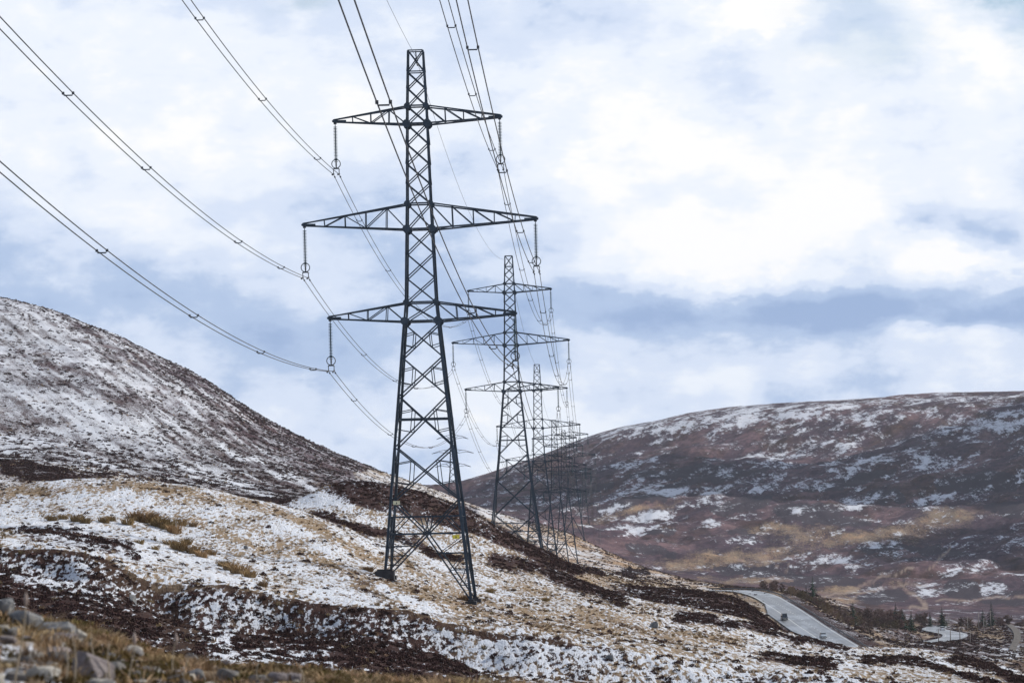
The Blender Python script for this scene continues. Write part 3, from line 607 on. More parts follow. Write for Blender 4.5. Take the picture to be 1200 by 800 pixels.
PAN = [(57.3, 55.1), (55.0, 53.3), (53.3, 51.4), (51.4, 49.5)] + [(49.5 - (49.5 - 41) * i / 4, 49.5 - (49.5 - 41) * (i + 1) / 4) for i in range(4)] + [(41, 38.3)] \
    + [(38.3 - (38.3 - 30.5) * i / 3, 38.3 - (38.3 - 30.5) * (i + 1) / 3) for i in range(3)] + [(30.5, 28.5), (28.2, pz(418)), (pz(419), pz(464)), (pz(465), pz(523)), (pz(524), pz(585))]
FACES = [((-1, -1), (1, -1)), ((1, -1), (1, 1)), ((1, 1), (-1, 1)), ((-1, 1), (-1, -1))]
def cor(c, z, k=1.0): h = hw(z) * k; return Vector((c[0] * h, c[1] * h, z))
def face_out(c0, c1): return Vector((c0[0] + c1[0], c0[1] + c1[1], 0)).normalized()
PART = []     # name, MB for every shared member of the body
def member(name, p0, p1, w, hint):
    mb = MB(); mb.angle(p0, p1, w, hint); PART.append((name, mb))
for c0, c1 in FACES:
    o = face_out(c0, c1)
    for (zt, zb) in PAN:
        w = .115 if zb > 27 else .145
        a, b_, c_, d_ = cor(c0, zt), cor(c1, zt), cor(c0, zb), cor(c1, zb)
        e = o * .07
        member('diagonal_brace', a + e, d_ + e, w, o); member('diagonal_brace', b_ - e, c_ - e, w, o)
        if zb < 27:      # redundant members of the big panels
            f_ = lambda s, t, k: s + (t - s) * k
            k_ = hw(zt) / (hw(zt) + hw(zb)); X_ = f_(a, d_, k_)
            for (top, bot, cs, dg) in ((a, c_, c0, (a, d_)), (b_, d_, c1, (b_, c_))):
                dgb = (c_, b_) if cs == c0 else (d_, a)
                pu = f_(dg[0], dg[1], k_ * .55); pl = f_(dgb[0], dgb[1], (1 - k_) * .55)
                lu = cor(cs, pu.z - .3); ll = cor(cs, pl.z + .3)
                member('stay', pu, pl, .09, o); member('stay', pu, lu, .09, o); member('stay', pl, ll, .09, o)
    for z in (57.3, 55.05, 51.4, 49.5, 41, 38.3, 30.5, 28.5, pz(491)):
        member('horizontal_brace', cor(c0, z), cor(c1, z), .16 if z < 52 else .12, (0, 0, 1))
def belt_members(ext):
    out = []
    def member(name, p0, p1, w, hint): mb = MB(); mb.angle(p0, p1, w, hint); out.append((name, mb))
    for c0, c1 in FACES:
        o = face_out(c0, c1)
        if ext > 1:
            zt, zb = pz(586), pz(586) - ext; a, b_, c_, d_ = cor(c0, zt), cor(c1, zt), cor(c0, zb), cor(c1, zb); e = o * .07
            member('diagonal_brace', a + e, d_ + e, .17, o); member('diagonal_brace', b_ - e, c_ - e, .17, o)
        # belt truss above the splayed legs
        zt, zb = pz(605) - ext, pz(625) - ext; a, b_, c_, d_ = cor(c0, zt), cor(c1, zt), cor(c0, zb), cor(c1, zb); mt, mbm = (a + b_) / 2, (c_ + d_) / 2
        member('horizontal_brace', a, b_, .17, o); member('horizontal_brace', c_, d_, .17, o)
        zz = pz(586) - ext; member('diagonal_brace', cor(c0, zz), (mbm + c_ * 0) , .15, o); member('diagonal_brace', cor(c1, zz), mbm, .15, o)
        member('stay', mt + (a - mt) * .12, mbm, .11, o); member('stay', mt + (b_ - mt) * .12, mbm, .11, o)
        member('stay', c_, mt + (a - mt) * .55, .11, o); member('stay', d_, mt + (b_ - mt) * .55, .11, o)
    return out
# plan bracing inside
for z in (49.5, 38.3, 28.5, pz(625)):
    member('plan_brace', cor((-1, -1), z), cor((1, 1), z), .1, (0, 0, 1)); member('plan_brace', cor((1, -1), z), cor((-1, 1), z), .1, (0, 0, 1))
def arm_members(side, arm):
    zt, zb, zp, reach, n = arm; out = []
    tip = Vector((side * reach, 0, zp)); res = []
    def add(name, p, q_, w, h): mb = MB(); mb.angle(p, q_, w, h); res.append((name, mb))
    tops = [cor((side, s), zt) for s in (-1, 1)]; bots = [cor((side, s), zb) for s in (-1, 1)]
    tipT = [Vector((side * reach, s * .13, zp + .22)) for s in (-1, 1)]; tipB = [Vector((side * (reach - .1), s * .13, zp - .02)) for s in (-1, 1)]
    for s in (0, 1):
        hh = (0, -1 if s == 0 else 1, 0)
        add('top_chord', tops[s], tipT[s], .155, hh); add('bottom_chord', bots[s], tipB[s], .17, hh)
        for i in range(1, n):
            k = i / n; pT = tops[s].lerp(tipT[s], k); pB = bots[s].lerp(tipB[s], k); k0 = (i - 1) / n
            add('post', pT, pB, .09, hh)
            add('diagonal_brace', tops[s].lerp(tipT[s], k0), pB, .10, hh) if (i + (side > 0)) % 2 == 0 or side > 0 else add('diagonal_brace', bots[s].lerp(tipB[s], k0), pT, .10, hh)
        k0 = (n - 1) / n
    for i in range(1, n):
        k = i / n; k0 = (i - 1) / n
        add('cross_strut', bots[0].lerp(tipB[0], k), bots[1].lerp(tipB[1], k), .08, (0, 0, 1))
        add('cross_strut', bots[i % 2].lerp(tipB[i % 2], k0), bots[1 - i % 2].lerp(tipB[1 - i % 2], k), .08, (0, 0, 1))
    mb = MB(); mb.box((side * (reach - .55), 0, zp + .08), (.75, .17, .09)); mb.box((side * (reach - .02), 0, zp + .1), (.12, .2, .17)); res.append(('tip_plate', mb))
    return res
def plate(c, nrm, r):
    mb = MB(); nrm = Vector(nrm); u = Vector((0, 0, 1)); v = nrm.cross(u); n = 8
    vs = [Vector(c) + (u * math.cos(2 * math.pi * (i + .5) / n) + v * math.sin(2 * math.pi * (i + .5) / n)) * r + nrm * h for h in (-.03, .03) for i in range(n)]
    mb.add(vs, [(i, (i + 1) % n, n + (i + 1) % n, n + i) for i in range(n)] + [tuple(range(n - 1, -1, -1)), tuple(range(n, 2 * n))]); return mb
GUS = []
for zt, zb, _, _, _ in ARMS:
    for sx2 in (-1, 1):
        for sy in (-1, 1):
            p = cor((sx2, sy), zt); GUS.append(plate(p + Vector((0, sy * .13, 0)), (0, sy, 0), .34)); p = cor((sx2, sy), zb); GUS.append(plate(p + Vector((0, sy * .13, 0)), (0, sy, 0), .46))
PM = [(n, m_.mesh(n, steel)) for n, m_ in PART]
GM = [g.mesh('gusset_plate', steel) for g in GUS]
AM = {(s, k): [(n, m_.mesh(n, steel)) for n, m_ in arm_members(s, ARMS[k])] for s in (-1, 1) for k in range(3)}
def join(mbs):
    r = MB()
    for m_ in mbs: r.add(m_.v, m_.f)
    return r
BELT0 = belt_members(0.0); BELT0M = [(n, m_.mesh(n, steel)) for n, m_ in BELT0]
LOW_L = join([m_ for n, m_ in PART + BELT0 if n != 'stay']).mesh('lattice', steel)
MB.k = 1.5
LOW_A = {(s, k): join([m_ for n, m_ in arm_members(s, ARMS[k])]).mesh('crossarm', steel) for s in (-1, 1) for k in range(3)}
MB.k = 1.0
ARMN = ['top', 'middle', 'bottom']
def leg_mesh(c, zg):
    mb = MB(); zs = [TOPZ, 51.4, 41.0, 30.5, 28.5, 14.0, min(zg - .3, 0)]
    if zg > 0: zs[-1] = zg - .3
    for i in range(len(zs) - 1):
        w = .18 if zs[i] > 41.5 else (.22 if zs[i] > 29 else .29)
        mb.angle(cor(c, zs[i]), cor(c, zs[i + 1]), w, (c[0], 0, 0))
    return mb
def build_pylon(top_px, D, yaw, label, full=True, s=1.0, ext=0.0):
    p = at(*top_px, D); base = Vector((p.x, D, p.z - TOPZ * s))
    r = empty('pylon', base, yaw); tag(r, label, 'pylon', 'pylons of the power line'); r.scale = (s, s, s)
    Mw = Matrix.Translation(base) @ Matrix.Rotation(yaw, 4, 'Z')
    zg = {}
    for c in ((-1, -1), (1, -1), (-1, 1), (1, 1)):
        z = 0.0
        for _ in range(3):
            w_ = Mw @ cor(c, z); z = ground(w_.x, w_.y) - base.z
        zg[c] = max(min(z, 6.0), -6.0 - ext)
        leg_mesh(c, zg[c]).build('leg', steel, r)
    if full:
        for n, m_ in PM + (BELT0M if not ext else [(n, m_.mesh(n, steel)) for n, m_ in belt_members(ext)]): link(n, m_, r)
        for m_ in GM: link('gusset_plate', m_, r)
        for (sd_, k), ms in AM.items():
            a = empty('crossarm'); a.parent = r
            for n, m_ in ms: link(n, m_, a)
        # splayed feet: main diagonals and small stays from the belt down to each footing
        for c0, c1 in FACES:
            o = face_out(c0, c1); zb = pz(625) - ext; mid2 = (cor(c0, zb) + cor(c1, zb)) / 2
            for c in (c0, c1):
                foot = cor(c, zg[c] + .5); mb = MB(); mb.angle(mid2, foot, .16, o); mb.build('diagonal_brace', steel, r)
                L_ = zb - zg[c] - .5
                for k in (.3, .55, .78):
                    pd = mid2.lerp(foot, k); pl = cor(c, zb - L_ * k)
                    mb = MB(); mb.angle(pd, pl, .09, o); mb.build('stay', steel, r)
                    pl2 = cor(c, zb - L_ * (k - .25)); mb = MB(); mb.angle(pd, pl2, .08, o); mb.build('stay', steel, r)
    else:
        link('lattice', LOW_L, r)
        for (sd_, k), m_ in LOW_A.items(): link('crossarm', m_, r)
        mb = MB()
        for c0, c1 in FACES:
            o = face_out(c0, c1); zb = pz(625) - ext; mid2 = (cor(c0, zb) + cor(c1, zb)) / 2
            for c in (c0, c1): mb.angle(mid2, cor(c, zg[c] + .5), .18, o)
        mb.build('foot_bracing', steel, r)
    for c in zg:
        mb = MB(); big = (c == (-1, -1)) and D < 500
        f0 = cor(c, zg[c])
        if big: mb.box(f0 + Vector((0, 0, .25)), (1.0, .8, .55)); mb.box(f0 + Vector((0, 0, .86)), (.8, .6, .1))
        else: mb.box(f0 + Vector((0, 0, .05)), (.6, .6, .3)); mb.box(f0 + Vector((0, 0, .42)), (.32, .32, .12))
        mb.build('footing', concrete, r)
    return r, Mw, base, zg
PYL = []
T = [((487, 60), 400, R(-2.4)), ((596, 300), 800, R(-2.0)), ((629, 427), 1120, R(-1.4)), ((649, 492), 1500, R(-1.0)), ((660, 504), 1730, R(-.7)), ((669, 493), 1990, R(-.7)), ((684, 548), 2900, R(-.5))]
TL = ['tall dark lattice pylon nearest the camera with all three crossarms against the clouds', 'second lattice pylon in the row, its lowest crossarm crossing the thinner one behind', 'third pylon in the row, its slim peak rising beside the second pylon',
      'fourth pylon in the row, leftmost of the crowded distant ones', 'fifth pylon in the row, lowest peak of the distant cluster', 'sixth pylon in the row, standing on the crest of the tan spur', 'pale hazy last pylon seen against the dark right hill']
for i, (tp, D_, yw) in enumerate(T):
    MB.k = 1.0 if i < 3 else 1.5
    PYL.append(build_pylon(tp, D_, yw, TL[i], full=(i < 3), ext=7.3 if i == 1 else 0.0))

MB.k = 1.0
# furniture of the first pylon: plates and anti-climb spikes
r0, M0, b0, zg0 = PYL[0]
for (c, z, mat, lab) in (((1, -1), pz(629), yellow, 'yellow warning plate on the right leg'), ((-1, -1), pz(588), cream, 'cream number plate on the left leg')):
    p = cor(c, z); sgn = -c[0]
    s_ = link('warning_plate', (lambda m_: (m_.box((0, 0, 0), (.36, .015, .20)), m_)[1])(MB()).mesh('warning_plate', mat), r0, (p.x + sgn * .62, p.y - .2, p.z)); s_['label'] = lab
    mk = MB(); mk.add([(-.08, -.018, -.12), (.08, -.018, -.12), (0, -.018, .12)], [(0, 1, 2)]); mk.build('danger_mark', black, s_)
for c in zg0:
    z = zg0[c] + 3.3; mb = MB(); p = cor(c, z)
    for ang in range(0, 360, 30):
        v = Vector((math.cos(R(ang)), math.sin(R(ang)), .1)); mb.angle(p, p + v * (1.0 if ang % 60 == 0 else .7), .04, (0, 0, 1))
    mb.build('climbing_guard', steel, r0)
mb = MB(); mb.tube([(0, 0, 57.3), (0.05, 0, 56.6)], .07); mb.ring((.05, 0, 56.35), .18, .05); mb.tube([(.05, 0, 56.2), (.2, 0, 55.7)], .09); mb.build('earth_wire_clamp', steel, r0)

# insulator strings: things hung from the crossarm tips
glass = simple_mat('green_insulator_glass', (0.008, 0.045, 0.060), rough=.35, var=.3, scale=6, spec=.5)
zinc = simple_mat('dark_zinc_fitting', (0.018, 0.03, 0.045), rough=.5, metal=0, var=.25, scale=5)
IL = 5.55
def ins_parts():
    P_ = []
    m1 = MB(); m1.tube([(0, 0, .1), (0, 0, -.45)], .045); m1.box((0, 0, -.12), (.16, .05, .09)); m1.tube([(.02, 0, -.05), (.3, 0, .02)], .04); P_.append(('hanger', m1, zinc))
    m2 = MB(); n = 24; prof = []
    for i in range(n):
        z = -.45 - i * (3.85 / n); prof += [(.05, z), (.22, z - .05), (.23, z - .075), (.055, z - .09)]
    m2.lathe(prof, 9); P_.append(('glass_discs', m2, glass))
    m3 = MB(); m3.ring((0, -.05, -4.42), .46, .05, 'y', 18, 5); m3.ring((0, .05, -4.42), .40, .05, 'x', 12, 4); P_.append(('corona_ring', m3, zinc))
    m4 = MB(); m4.tube([(0, 0, -4.3), (0, 0, -4.95)], .06); m4.tube([(-.34, 0, -5.05), (-.24, 0, -4.93), (.24, 0, -4.93), (.34, 0, -5.05)], .075); P_.append(('yoke_plate', m4, zinc))
    for s in (-1, 1):
        m5 = MB(); m5.tube([(s * .3, 0, -5.0), (s * .3, 0, -IL)], .045); m5.tube([(s * .3, -.4, -IL + .02), (s * .3, 0, -IL + .07), (s * .3, .4, -IL + .02)], [.05, .11, .05], 6); P_.append(('clamp', m5, zinc))
        m6 = MB()
        for yy in (-1.5, 1.5): m6.tube([(s * .3, yy - .2, -IL - .14), (s * .3, yy - .1, -IL - .14)], .085, 6); m6.tube([(s * .3, yy + .1, -IL - .14), (s * .3, yy + .2, -IL - .14)], .085, 6); m6.tube([(s * .3, yy - .2, -IL - .14), (s * .3, yy + .2, -IL - .14)], .02, 4); m6.tube([(s * .3, yy, -IL - .14), (s * .3, yy, -IL)], .03, 4)
        P_.append(('vibration_damper', m6, zinc))
    return [(n_, m_.mesh(n_, mt, smooth=(n_ in ('glass_discs', 'corona_ring'))), n_) for n_, m_, mt in P_]
IP = ins_parts()
IJ = join([(lambda k: k)(m_) for m_ in []]) if False else None
low_ins = MB(); low_ins.tube([(0, 0, .1), (0, 0, -4.9)], .13, 5); low_ins.ring((0, 0, -4.42), .4, .06, 'y', 8, 3); low_ins.tube([(-.32, 0, -4.95), (.32, 0, -4.95)], .08, 4); low_ins.tube([(-.3, 0, -4.95), (-.3, 0, -IL)], .06, 4); low_ins.tube([(.3, 0, -4.95), (.3, 0, -IL)], .06, 4)
LIM = low_ins.mesh('insulator_string', glass)
ORD = ['nearest', 'second', 'third', 'fourth', 'fifth', 'sixth', 'last hazy']
CL = {}
for i, (r, M, base, zg) in enumerate(PYL):
    for k, (zt, zb, zp, reach, n) in enumerate(ARMS):
        for s in (-1, 1):
            w_ = M @ Vector((s * (reach - .12), 0, zp - .05))
            lab = f"{'green glass disc' if i < 2 else 'thin dark'} insulator string hanging from {'left' if s < 0 else 'right'} tip of {ARMN[k]} crossarm on {ORD[i]} pylon"
            if i < 3:
                e = empty('insulator_string', w_, T[i][2])
                for n_, m_, _ in IP:
                    o = link(n_, m_, e)
                    if n_ == 'glass_discs': o['kind'] = 'stuff'
            else: e = link('insulator_string', LIM, None, w_); e.rotation_euler = (0, 0, T[i][2])
            tag(e, lab, 'insulator', 'insulator strings on the crossarms')
            CL[(i, k, s)] = w_ + Vector((0, 0, -IL))
# conductors: twin cables with spacers, one thing per span
cable = simple_mat('weathered_cable', (0.025, 0.026, 0.032), rough=.6, metal=0, var=.2, scale=1)
ZPP = 3.7e-4
def sag_line(p, q_, n, zpp=ZPP):
    L_ = (Vector((q_.x, q_.y, 0)) - Vector((p.x, p.y, 0))).length
    return [p.lerp(q_, i / n) + Vector((0, 0, -zpp / 2 * L_ * L_ * (i / n) * (1 - i / n))) for i in range(n + 1)]
sp = MB(); sp.tube([(-.3, 0, 0), (-.24, 0, -.14), (.24, 0, -.14), (.3, 0, 0)], .045, 5); sp.box((-.3, 0, 0), (.07, .09, .08)); sp.box((.3, 0, 0), (.07, .09, .08)); SPM = sp.mesh('spacer', zinc)
def span(p, q_, rad, label, nseg=40, spacers=7, grp='twin conductors of the power line'):
    e = empty('conductor', p); tag(e, label, 'power cable', grp)
    pts = sag_line(p, q_, nseg); d = (q_ - p); d.z = 0; d.normalize(); nx = Vector((d.y, -d.x, 0)); ang = math.atan2(-d.x, d.y)
    for s in (-1, 1):
        mb = MB(); mb.tube([t - p + nx * (.3 * s) for t in pts], rad, 5, False); mb.build('cable', cable, e, True)
    if spacers:
        fine_ = sag_line(p, q_, 400)
        for k in range(spacers):
            f_ = (k + .35 + .3 * random.random()) / spacers
            o = link('spacer', SPM, e, fine_[int(f_ * 400)] - p); o.rotation_euler = (0, 0, ang)
# the span that passes over the camera comes from a pylon behind it, on higher ground
Lx, Ly = math.sin(R(1.46)), math.cos(R(1.46))
for k in range(3):
    for s in (-1, 1):
        q_ = CL[(0, k, s)]; Lh = 420.0
        dz = .0317 * Lh * -1 + ZPP / 2 * Lh * Lh
        p = Vector((q_.x - Lx * Lh, q_.y - Ly * Lh, q_.z + dz))
        span(p, q_, .036, f"twin cable sweeping overhead from the camera to {'left' if s < 0 else 'right'} end of {ARMN[k]} crossarm of nearest pylon", 90, 8)
for i in range(len(PYL) - 1):
    for k in range(3):
        for s in (-1, 1):
            span(CL[(i, k, s)], CL[(i + 1, k, s)], .036 if i < 1 else .04, f"twin cable between {ORD[i]} and {ORD[i+1]} pylons on {'left' if s < 0 else 'right'} end of {ARMN[k]} crossarms", 40 if i < 2 else 16, 6 if i < 3 else 0)
EW = [M @ Vector((0, 0, TOPZ - .6)) for r, M, base, zg in PYL]
q_ = EW[0]; p = Vector((q_.x - Lx * 420, q_.y - Ly * 420, q_.z + 15.5)); EWp = [p] + EW
for i in range(len(EWp) - 1):
    p, q_ = EWp[i], EWp[i + 1]; e = MB(); e.tube([t - p for t in sag_line(p, q_, 60 if i == 0 else 30, 3.2e-4)], .022 if i < 2 else .03, 4, False)
    o = e.build('earth_wire', cable, None, True); o.location = p
    tag(o, 'single thin earth wire coming from above the camera to the peak of nearest pylon' if i == 0 else f'single thin earth wire from peak of {ORD[i-1]} pylon to peak of {ORD[i]} pylon', 'earth wire', 'earth wires on the pylon peaks')

# a pylon of another line, far behind the legs of the first: cranked arms, seen between the legs
def far_pylon():
    p = at(529.5, 489, 2350); s = 1.0; Hh = 60.0; base = Vector((p.x, p.y, p.z - Hh)); r = empty('pylon', base, R(6))
    tag(r, 'faint distant pylon with drooping cranked arms framed between the legs of nearest pylon', 'pylon')
    def h2(z): return float(np.interp(z, [0, 26, 60], [5.0, 1.9, .6]))
    for cx in (-1, 1):
        for cy in (-1, 1):
            mb = MB()
            zs = [60, 26, -4]
            for a, c in zip(zs[:-1], zs[1:]): mb.angle((cx * h2(a), cy * h2(a), a), (cx * h2(c), cy * h2(c), c), .4, (cx, 0, 0))
            mb.build('leg', steel, r)
    mb = MB(); z = 60.0
    while z > 2:
        z2 = z - max(2.2, h2(z) * 2.1)
        for (c0, c1) in FACES:
            mb.angle((c0[0] * h2(z), c0[1] * h2(z), z), (c1[0] * h2(z2), c1[1] * h2(z2), z2), .17, (0, 1, 0)); mb.angle((c1[0] * h2(z), c1[1] * h2(z), z), (c0[0] * h2(z2), c0[1] * h2(z2), z2), .17, (0, 1, 0))
        z = z2
    mb.build('lattice', steel, r)
    for z, reach in ((46.5, 10.0), (37.5, 13.2), (29.0, 11.3)):
        for s in (-1, 1):
            mb = MB()
            for sy in (-1, 1):
                y = sy * h2(z); x = s * h2(z)
                mb.angle((x, y, z + 2.6), (s * reach * .62, y * .4, z + 1.7), .26, (0, 1, 0)); mb.angle((s * reach * .62, y * .4, z + 1.7), (s * reach, 0, z), .26, (0, 1, 0)); mb.angle((x, y, z), (s * reach * .66, y * .4, z + .9), .26, (0, 1, 0)); mb.angle((s * reach * .66, y * .4, z + .9), (s * reach, 0, z), .26, (0, 1, 0))
                mb.angle((x, y, z), (s * reach * .4, y * .7, z + 2.1), .15, (0, 1, 0))
            mb.build('crossarm', steel, r)
far_pylon()

# ------------------------------------------------------------------ heather, grass (ground cover)
def leaf_clump(n, rad, h, leaf, seed, up=.4):
    g = random.Random(seed); mb = MB()
    for i in range(n):
        a = g.random() * 2 * math.pi; rr = rad * math.sqrt(g.random()); z = h * (1 - (rr / rad) ** 2 * .75) * (.35 + .65 * g.random())
        p = Vector((rr * math.cos(a), rr * math.sin(a), z)); d = Vector((g.gauss(0, .6) + .5 * math.cos(a), g.gauss(0, .6) + .5 * math.sin(a), up + g.random())).normalized()
        s = d.cross(Vector((g.gauss(0, 1), g.gauss(0, 1), g.gauss(0, 1)))).normalized(); L_ = leaf * g.uniform(.7, 1.4); w = L_ * .32
        mb.add([p - d * L_ * .5, p + s * w, p + d * L_ * .5, p - s * w], [(0, 1, 2, 3)])
    return mb
def grass_clump(n, rad, h, seed, w=.012, droop=.5):
    g = random.Random(seed); mb = MB()
    for i in range(n):
        a = g.random() * 2 * math.pi; rr = rad * math.sqrt(g.random()) * .55; p = Vector((rr * math.cos(a), rr * math.sin(a), -.03))
        d = Vector((math.cos(a + g.gauss(0, .7)), math.sin(a + g.gauss(0, .7)), 0)); L_ = h * g.uniform(.5, 1.1); k = g.uniform(.15, droop + .3) * L_; ww = w * g.uniform(.7, 1.4); s = Vector((-d.y, d.x, 0))
        s = (s + d * g.gauss(0, .5)).normalized()
        m1 = p + d * k * .35 + Vector((0, 0, L_ * .6)); m2 = p + d * k + Vector((0, 0, L_ * (1 - .25 * droop)))
        mb.add([p - s * ww, p + s * ww, m1 + s * ww * .8, m1 - s * ww * .8, m2], [(0, 1, 2, 3), (3, 2, 4)])
    return mb
def plant_mat(name, c1, c2, rand=.45):
    return simple_mat(name, c1, rough=.85, scale=9, rand=rand, col2=c2, spec=.1)
hmat = plant_mat('heather_twigs', (0.070, 0.038, 0.032), (0.038, 0.022, 0.022))
gmat = plant_mat('bleached_grass', (0.29, 0.21, 0.125), (0.185, 0.125, 0.075))
gmat2 = plant_mat('foreground_grass', (0.40, 0.285, 0.17), (0.21, 0.14, 0.075), .55)
moss = plant_mat('moss_and_olive_grass', (0.13, 0.095, 0.032), (0.085, 0.058, 0.025))
def protos(lst): return [bpy.data.objects.new('clump', mb.mesh('clump', mt)) for mb, mt in lst]
P_heather = protos([(leaf_clump(60, .5, .42, .2, i), hmat) for i in range(3)])
P_heather_s = protos([(leaf_clump(26, .55, .4, .34, 20 + i), hmat) for i in range(2)])
P_grass = protos([(grass_clump(34, .36, .42, 30 + i, .028), gmat) for i in range(3)])
P_grass_s = protos([(grass_clump(14, .4, .4, 40 + i, .07), gmat) for i in range(2)])
P_fore = protos([(grass_clump(60, .2, .24, 50 + i, .006, .8), gmat2) for i in range(4)])
P_moss = protos([(leaf_clump(70, .17, .07, .035, 60 + i, .9), moss) for i in range(2)])
# quad areas for sampling
E1 = np.stack([GX[:-1, 1:] - GX[:-1, :-1], GY[:-1, 1:] - GY[:-1, :-1], GZ[:-1, 1:] - GZ[:-1, :-1]], -1); E2 = np.stack([GX[1:, :-1] - GX[:-1, :-1], GY[1:, :-1] - GY[:-1, :-1], GZ[1:, :-1] - GZ[:-1, :-1]], -1)
AREA = np.linalg.norm(np.cross(E1, E2), axis=-1)
qx, qy, qd = PXg[:-1, :-1], PYg[:-1, :-1], GY[:-1, :-1]
inview = (qx > -140) & (qx < 1340)
def scatter(name, protos_, dens, smin, smax, cap, label, power=1.0):
    """dens: clumps per square metre on every quad"""
    lam = AREA * dens * inview; tot = lam.sum(); n = int(min(cap, tot))
    cdf = np.cumsum(lam.ravel()); pick = np.searchsorted(cdf, rng.random(n) * cdf[-1]); i, j = np.unravel_index(pick, AREA.shape); u, v = rng.random(n), rng.random(n)
    def bl(G): return (G[i, j] * (1 - u) + G[i, j + 1] * u) * (1 - v) + (G[i + 1, j] * (1 - u) + G[i + 1, j + 1] * u) * v
    co = np.stack([bl(GX), bl(GY), bl(GZ) - .02], -1)
    m_ = bpy.data.meshes.new(name); m_.vertices.add(n); m_.vertices.foreach_set('co', co.astype(np.float32).ravel())
    sc = smin + (smax - smin) * rng.random(n) ** 1.6
    a1 = m_.attributes.new('size', 'FLOAT', 'POINT'); a1.data.foreach_set('value', sc.astype(np.float32))
    a2 = m_.attributes.new('turn', 'FLOAT_VECTOR', 'POINT'); rot = np.stack([rng.normal(0, .12, n), rng.normal(0, .12, n), rng.random(n) * 6.283], -1); a2.data.foreach_set('vector', rot.astype(np.float32).ravel())
    a3 = m_.attributes.new('which', 'INT', 'POINT'); a3.data.foreach_set('value', rng.integers(0, len(protos_), n).astype(np.int32))
    o = tag(link(name, m_), kind='stuff'); o['label'] = label
    ng = bpy.data.node_groups.new(name + '_scatter', 'GeometryNodeTree'); ng.interface.new_socket('Geometry', in_out='INPUT', socket_type='NodeSocketGeometry'); ng.interface.new_socket('Geometry', in_out='OUTPUT', socket_type='NodeSocketGeometry')
    N = ng.nodes.new; gi, go = N('NodeGroupInput'), N('NodeGroupOutput'); ip = N('GeometryNodeInstanceOnPoints'); g2 = N('GeometryNodeGeometryToInstance')
    for pr_ in protos_[::-1]:
        oi = N('GeometryNodeObjectInfo'); oi.inputs['Object'].default_value = pr_; oi.inputs['As Instance'].default_value = True; ng.links.new(oi.outputs['Geometry'], g2.inputs[0])
    def na(nm, t):
        d = N('GeometryNodeInputNamedAttribute'); d.data_type = t; d.inputs['Name'].default_value = nm; return d.outputs['Attribute']
    ng.links.new(gi.outputs[0], ip.inputs['Points']); ng.links.new(g2.outputs[0], ip.inputs['Instance']); ip.inputs['Pick Instance'].default_value = True
    ng.links.new(na('which', 'INT'), ip.inputs['Instance Index']); ng.links.new(na('turn', 'FLOAT_VECTOR'), ip.inputs['Rotation']); ng.links.new(na('size', 'FLOAT'), ip.inputs['Scale']); ng.links.new(ip.outputs[0], go.inputs[0])
    md = o.modifiers.new('scatter', 'NODES'); md.node_group = ng
    print(name, n, int(tot))
    return o
sq = lambda a: a[:-1, :-1]
sS, sH, sE, sGd, sB = sq(snow), sq(heath), sq(earth), sq(gold), sq(burn)
xq, yq = sq(GX), sq(GY)
cl_ = sstep(fbm(xq / 2.6, yq / 4.0, 3), -.35, .5); cl2 = sstep(fbm(xq / 9 + 5, yq / 20, 3), -.3, .4)
veg_ = np.clip(1.15 - 1.15 * sS, 0.08, 1)
gul = ((qd > 150) & (qd < 288)); midm = ((qd >= 286) & (qd < 1000))
scatter('heather', P_heather, gul * sH * veg_ * (.35 + 1.6 * cl_) * 2.6 * (1 - .7 * sE), .25, .75, 90000, 'dark heather clumps in the gully')
scatter('heather', P_heather, midm * sH ** 1.6 * veg_ * (.2 + 1.4 * cl_) * (.6 + .9 * (sH > .8)), .35, .85, 60000, 'dark heather belts on the moor')
lefth = (qd >= 900) & (qd < 2150) & (qx < 900)
scatter('heather', P_heather_s, lefth * sH * veg_ * (.15 + cl2) * .2, .6, 1.6, 90000, 'heather on the left hill')
grn = (1 - .85 * sH) * veg_ * (.12 + 1.1 * cl_ * cl2)
scatter('moor_grass', P_grass, gul * grn * 1.0, .5, 1.1, 16000, 'bleached grass in the gully')
scatter('moor_grass', P_grass, midm * grn * (1.1 + .8 * sGd), .28, .85, 110000, 'bleached moor grass round the pylons')
scatter('moor_grass', P_grass_s, lefth * (1 - .8 * sH) * veg_ * (.2 + cl2) * .05, .9, 1.8, 30000, 'bleached grass on the left hill and spur')
fore = (qd > 22) & (qd < 60)
clf = sstep(fbm(xq / .9, yq / .9, 3), -.4, .3)
scatter('foreground_grass', P_fore, fore * (1 - sS) * (.08 + clf) * 17 * (.75 + .25 * sstep(qx, 60, 330)), .35, 1.0, 16000, 'brown grass on the foreground bank')
scatter('foreground_moss', P_moss, fore * (1 - sS) * (1.15 - clf) * 16, .6, 1.6, 9000, 'olive moss on the foreground bank')

vall = (qd > 950) & (qd < 1650) & (qx > 840) & (sq(roadd) > 0.5)
scatter('heather', P_heather_s, vall * sH * (.15 + cl2) * .22, .6, 1.5, 30000, 'heather and scrub on the valley floor')
scatter('moor_grass', P_grass_s, vall * (1.1 - sH) * (.3 + cl2) * .22, .6, 1.6, 30000, 'bleached grass on the road verges')
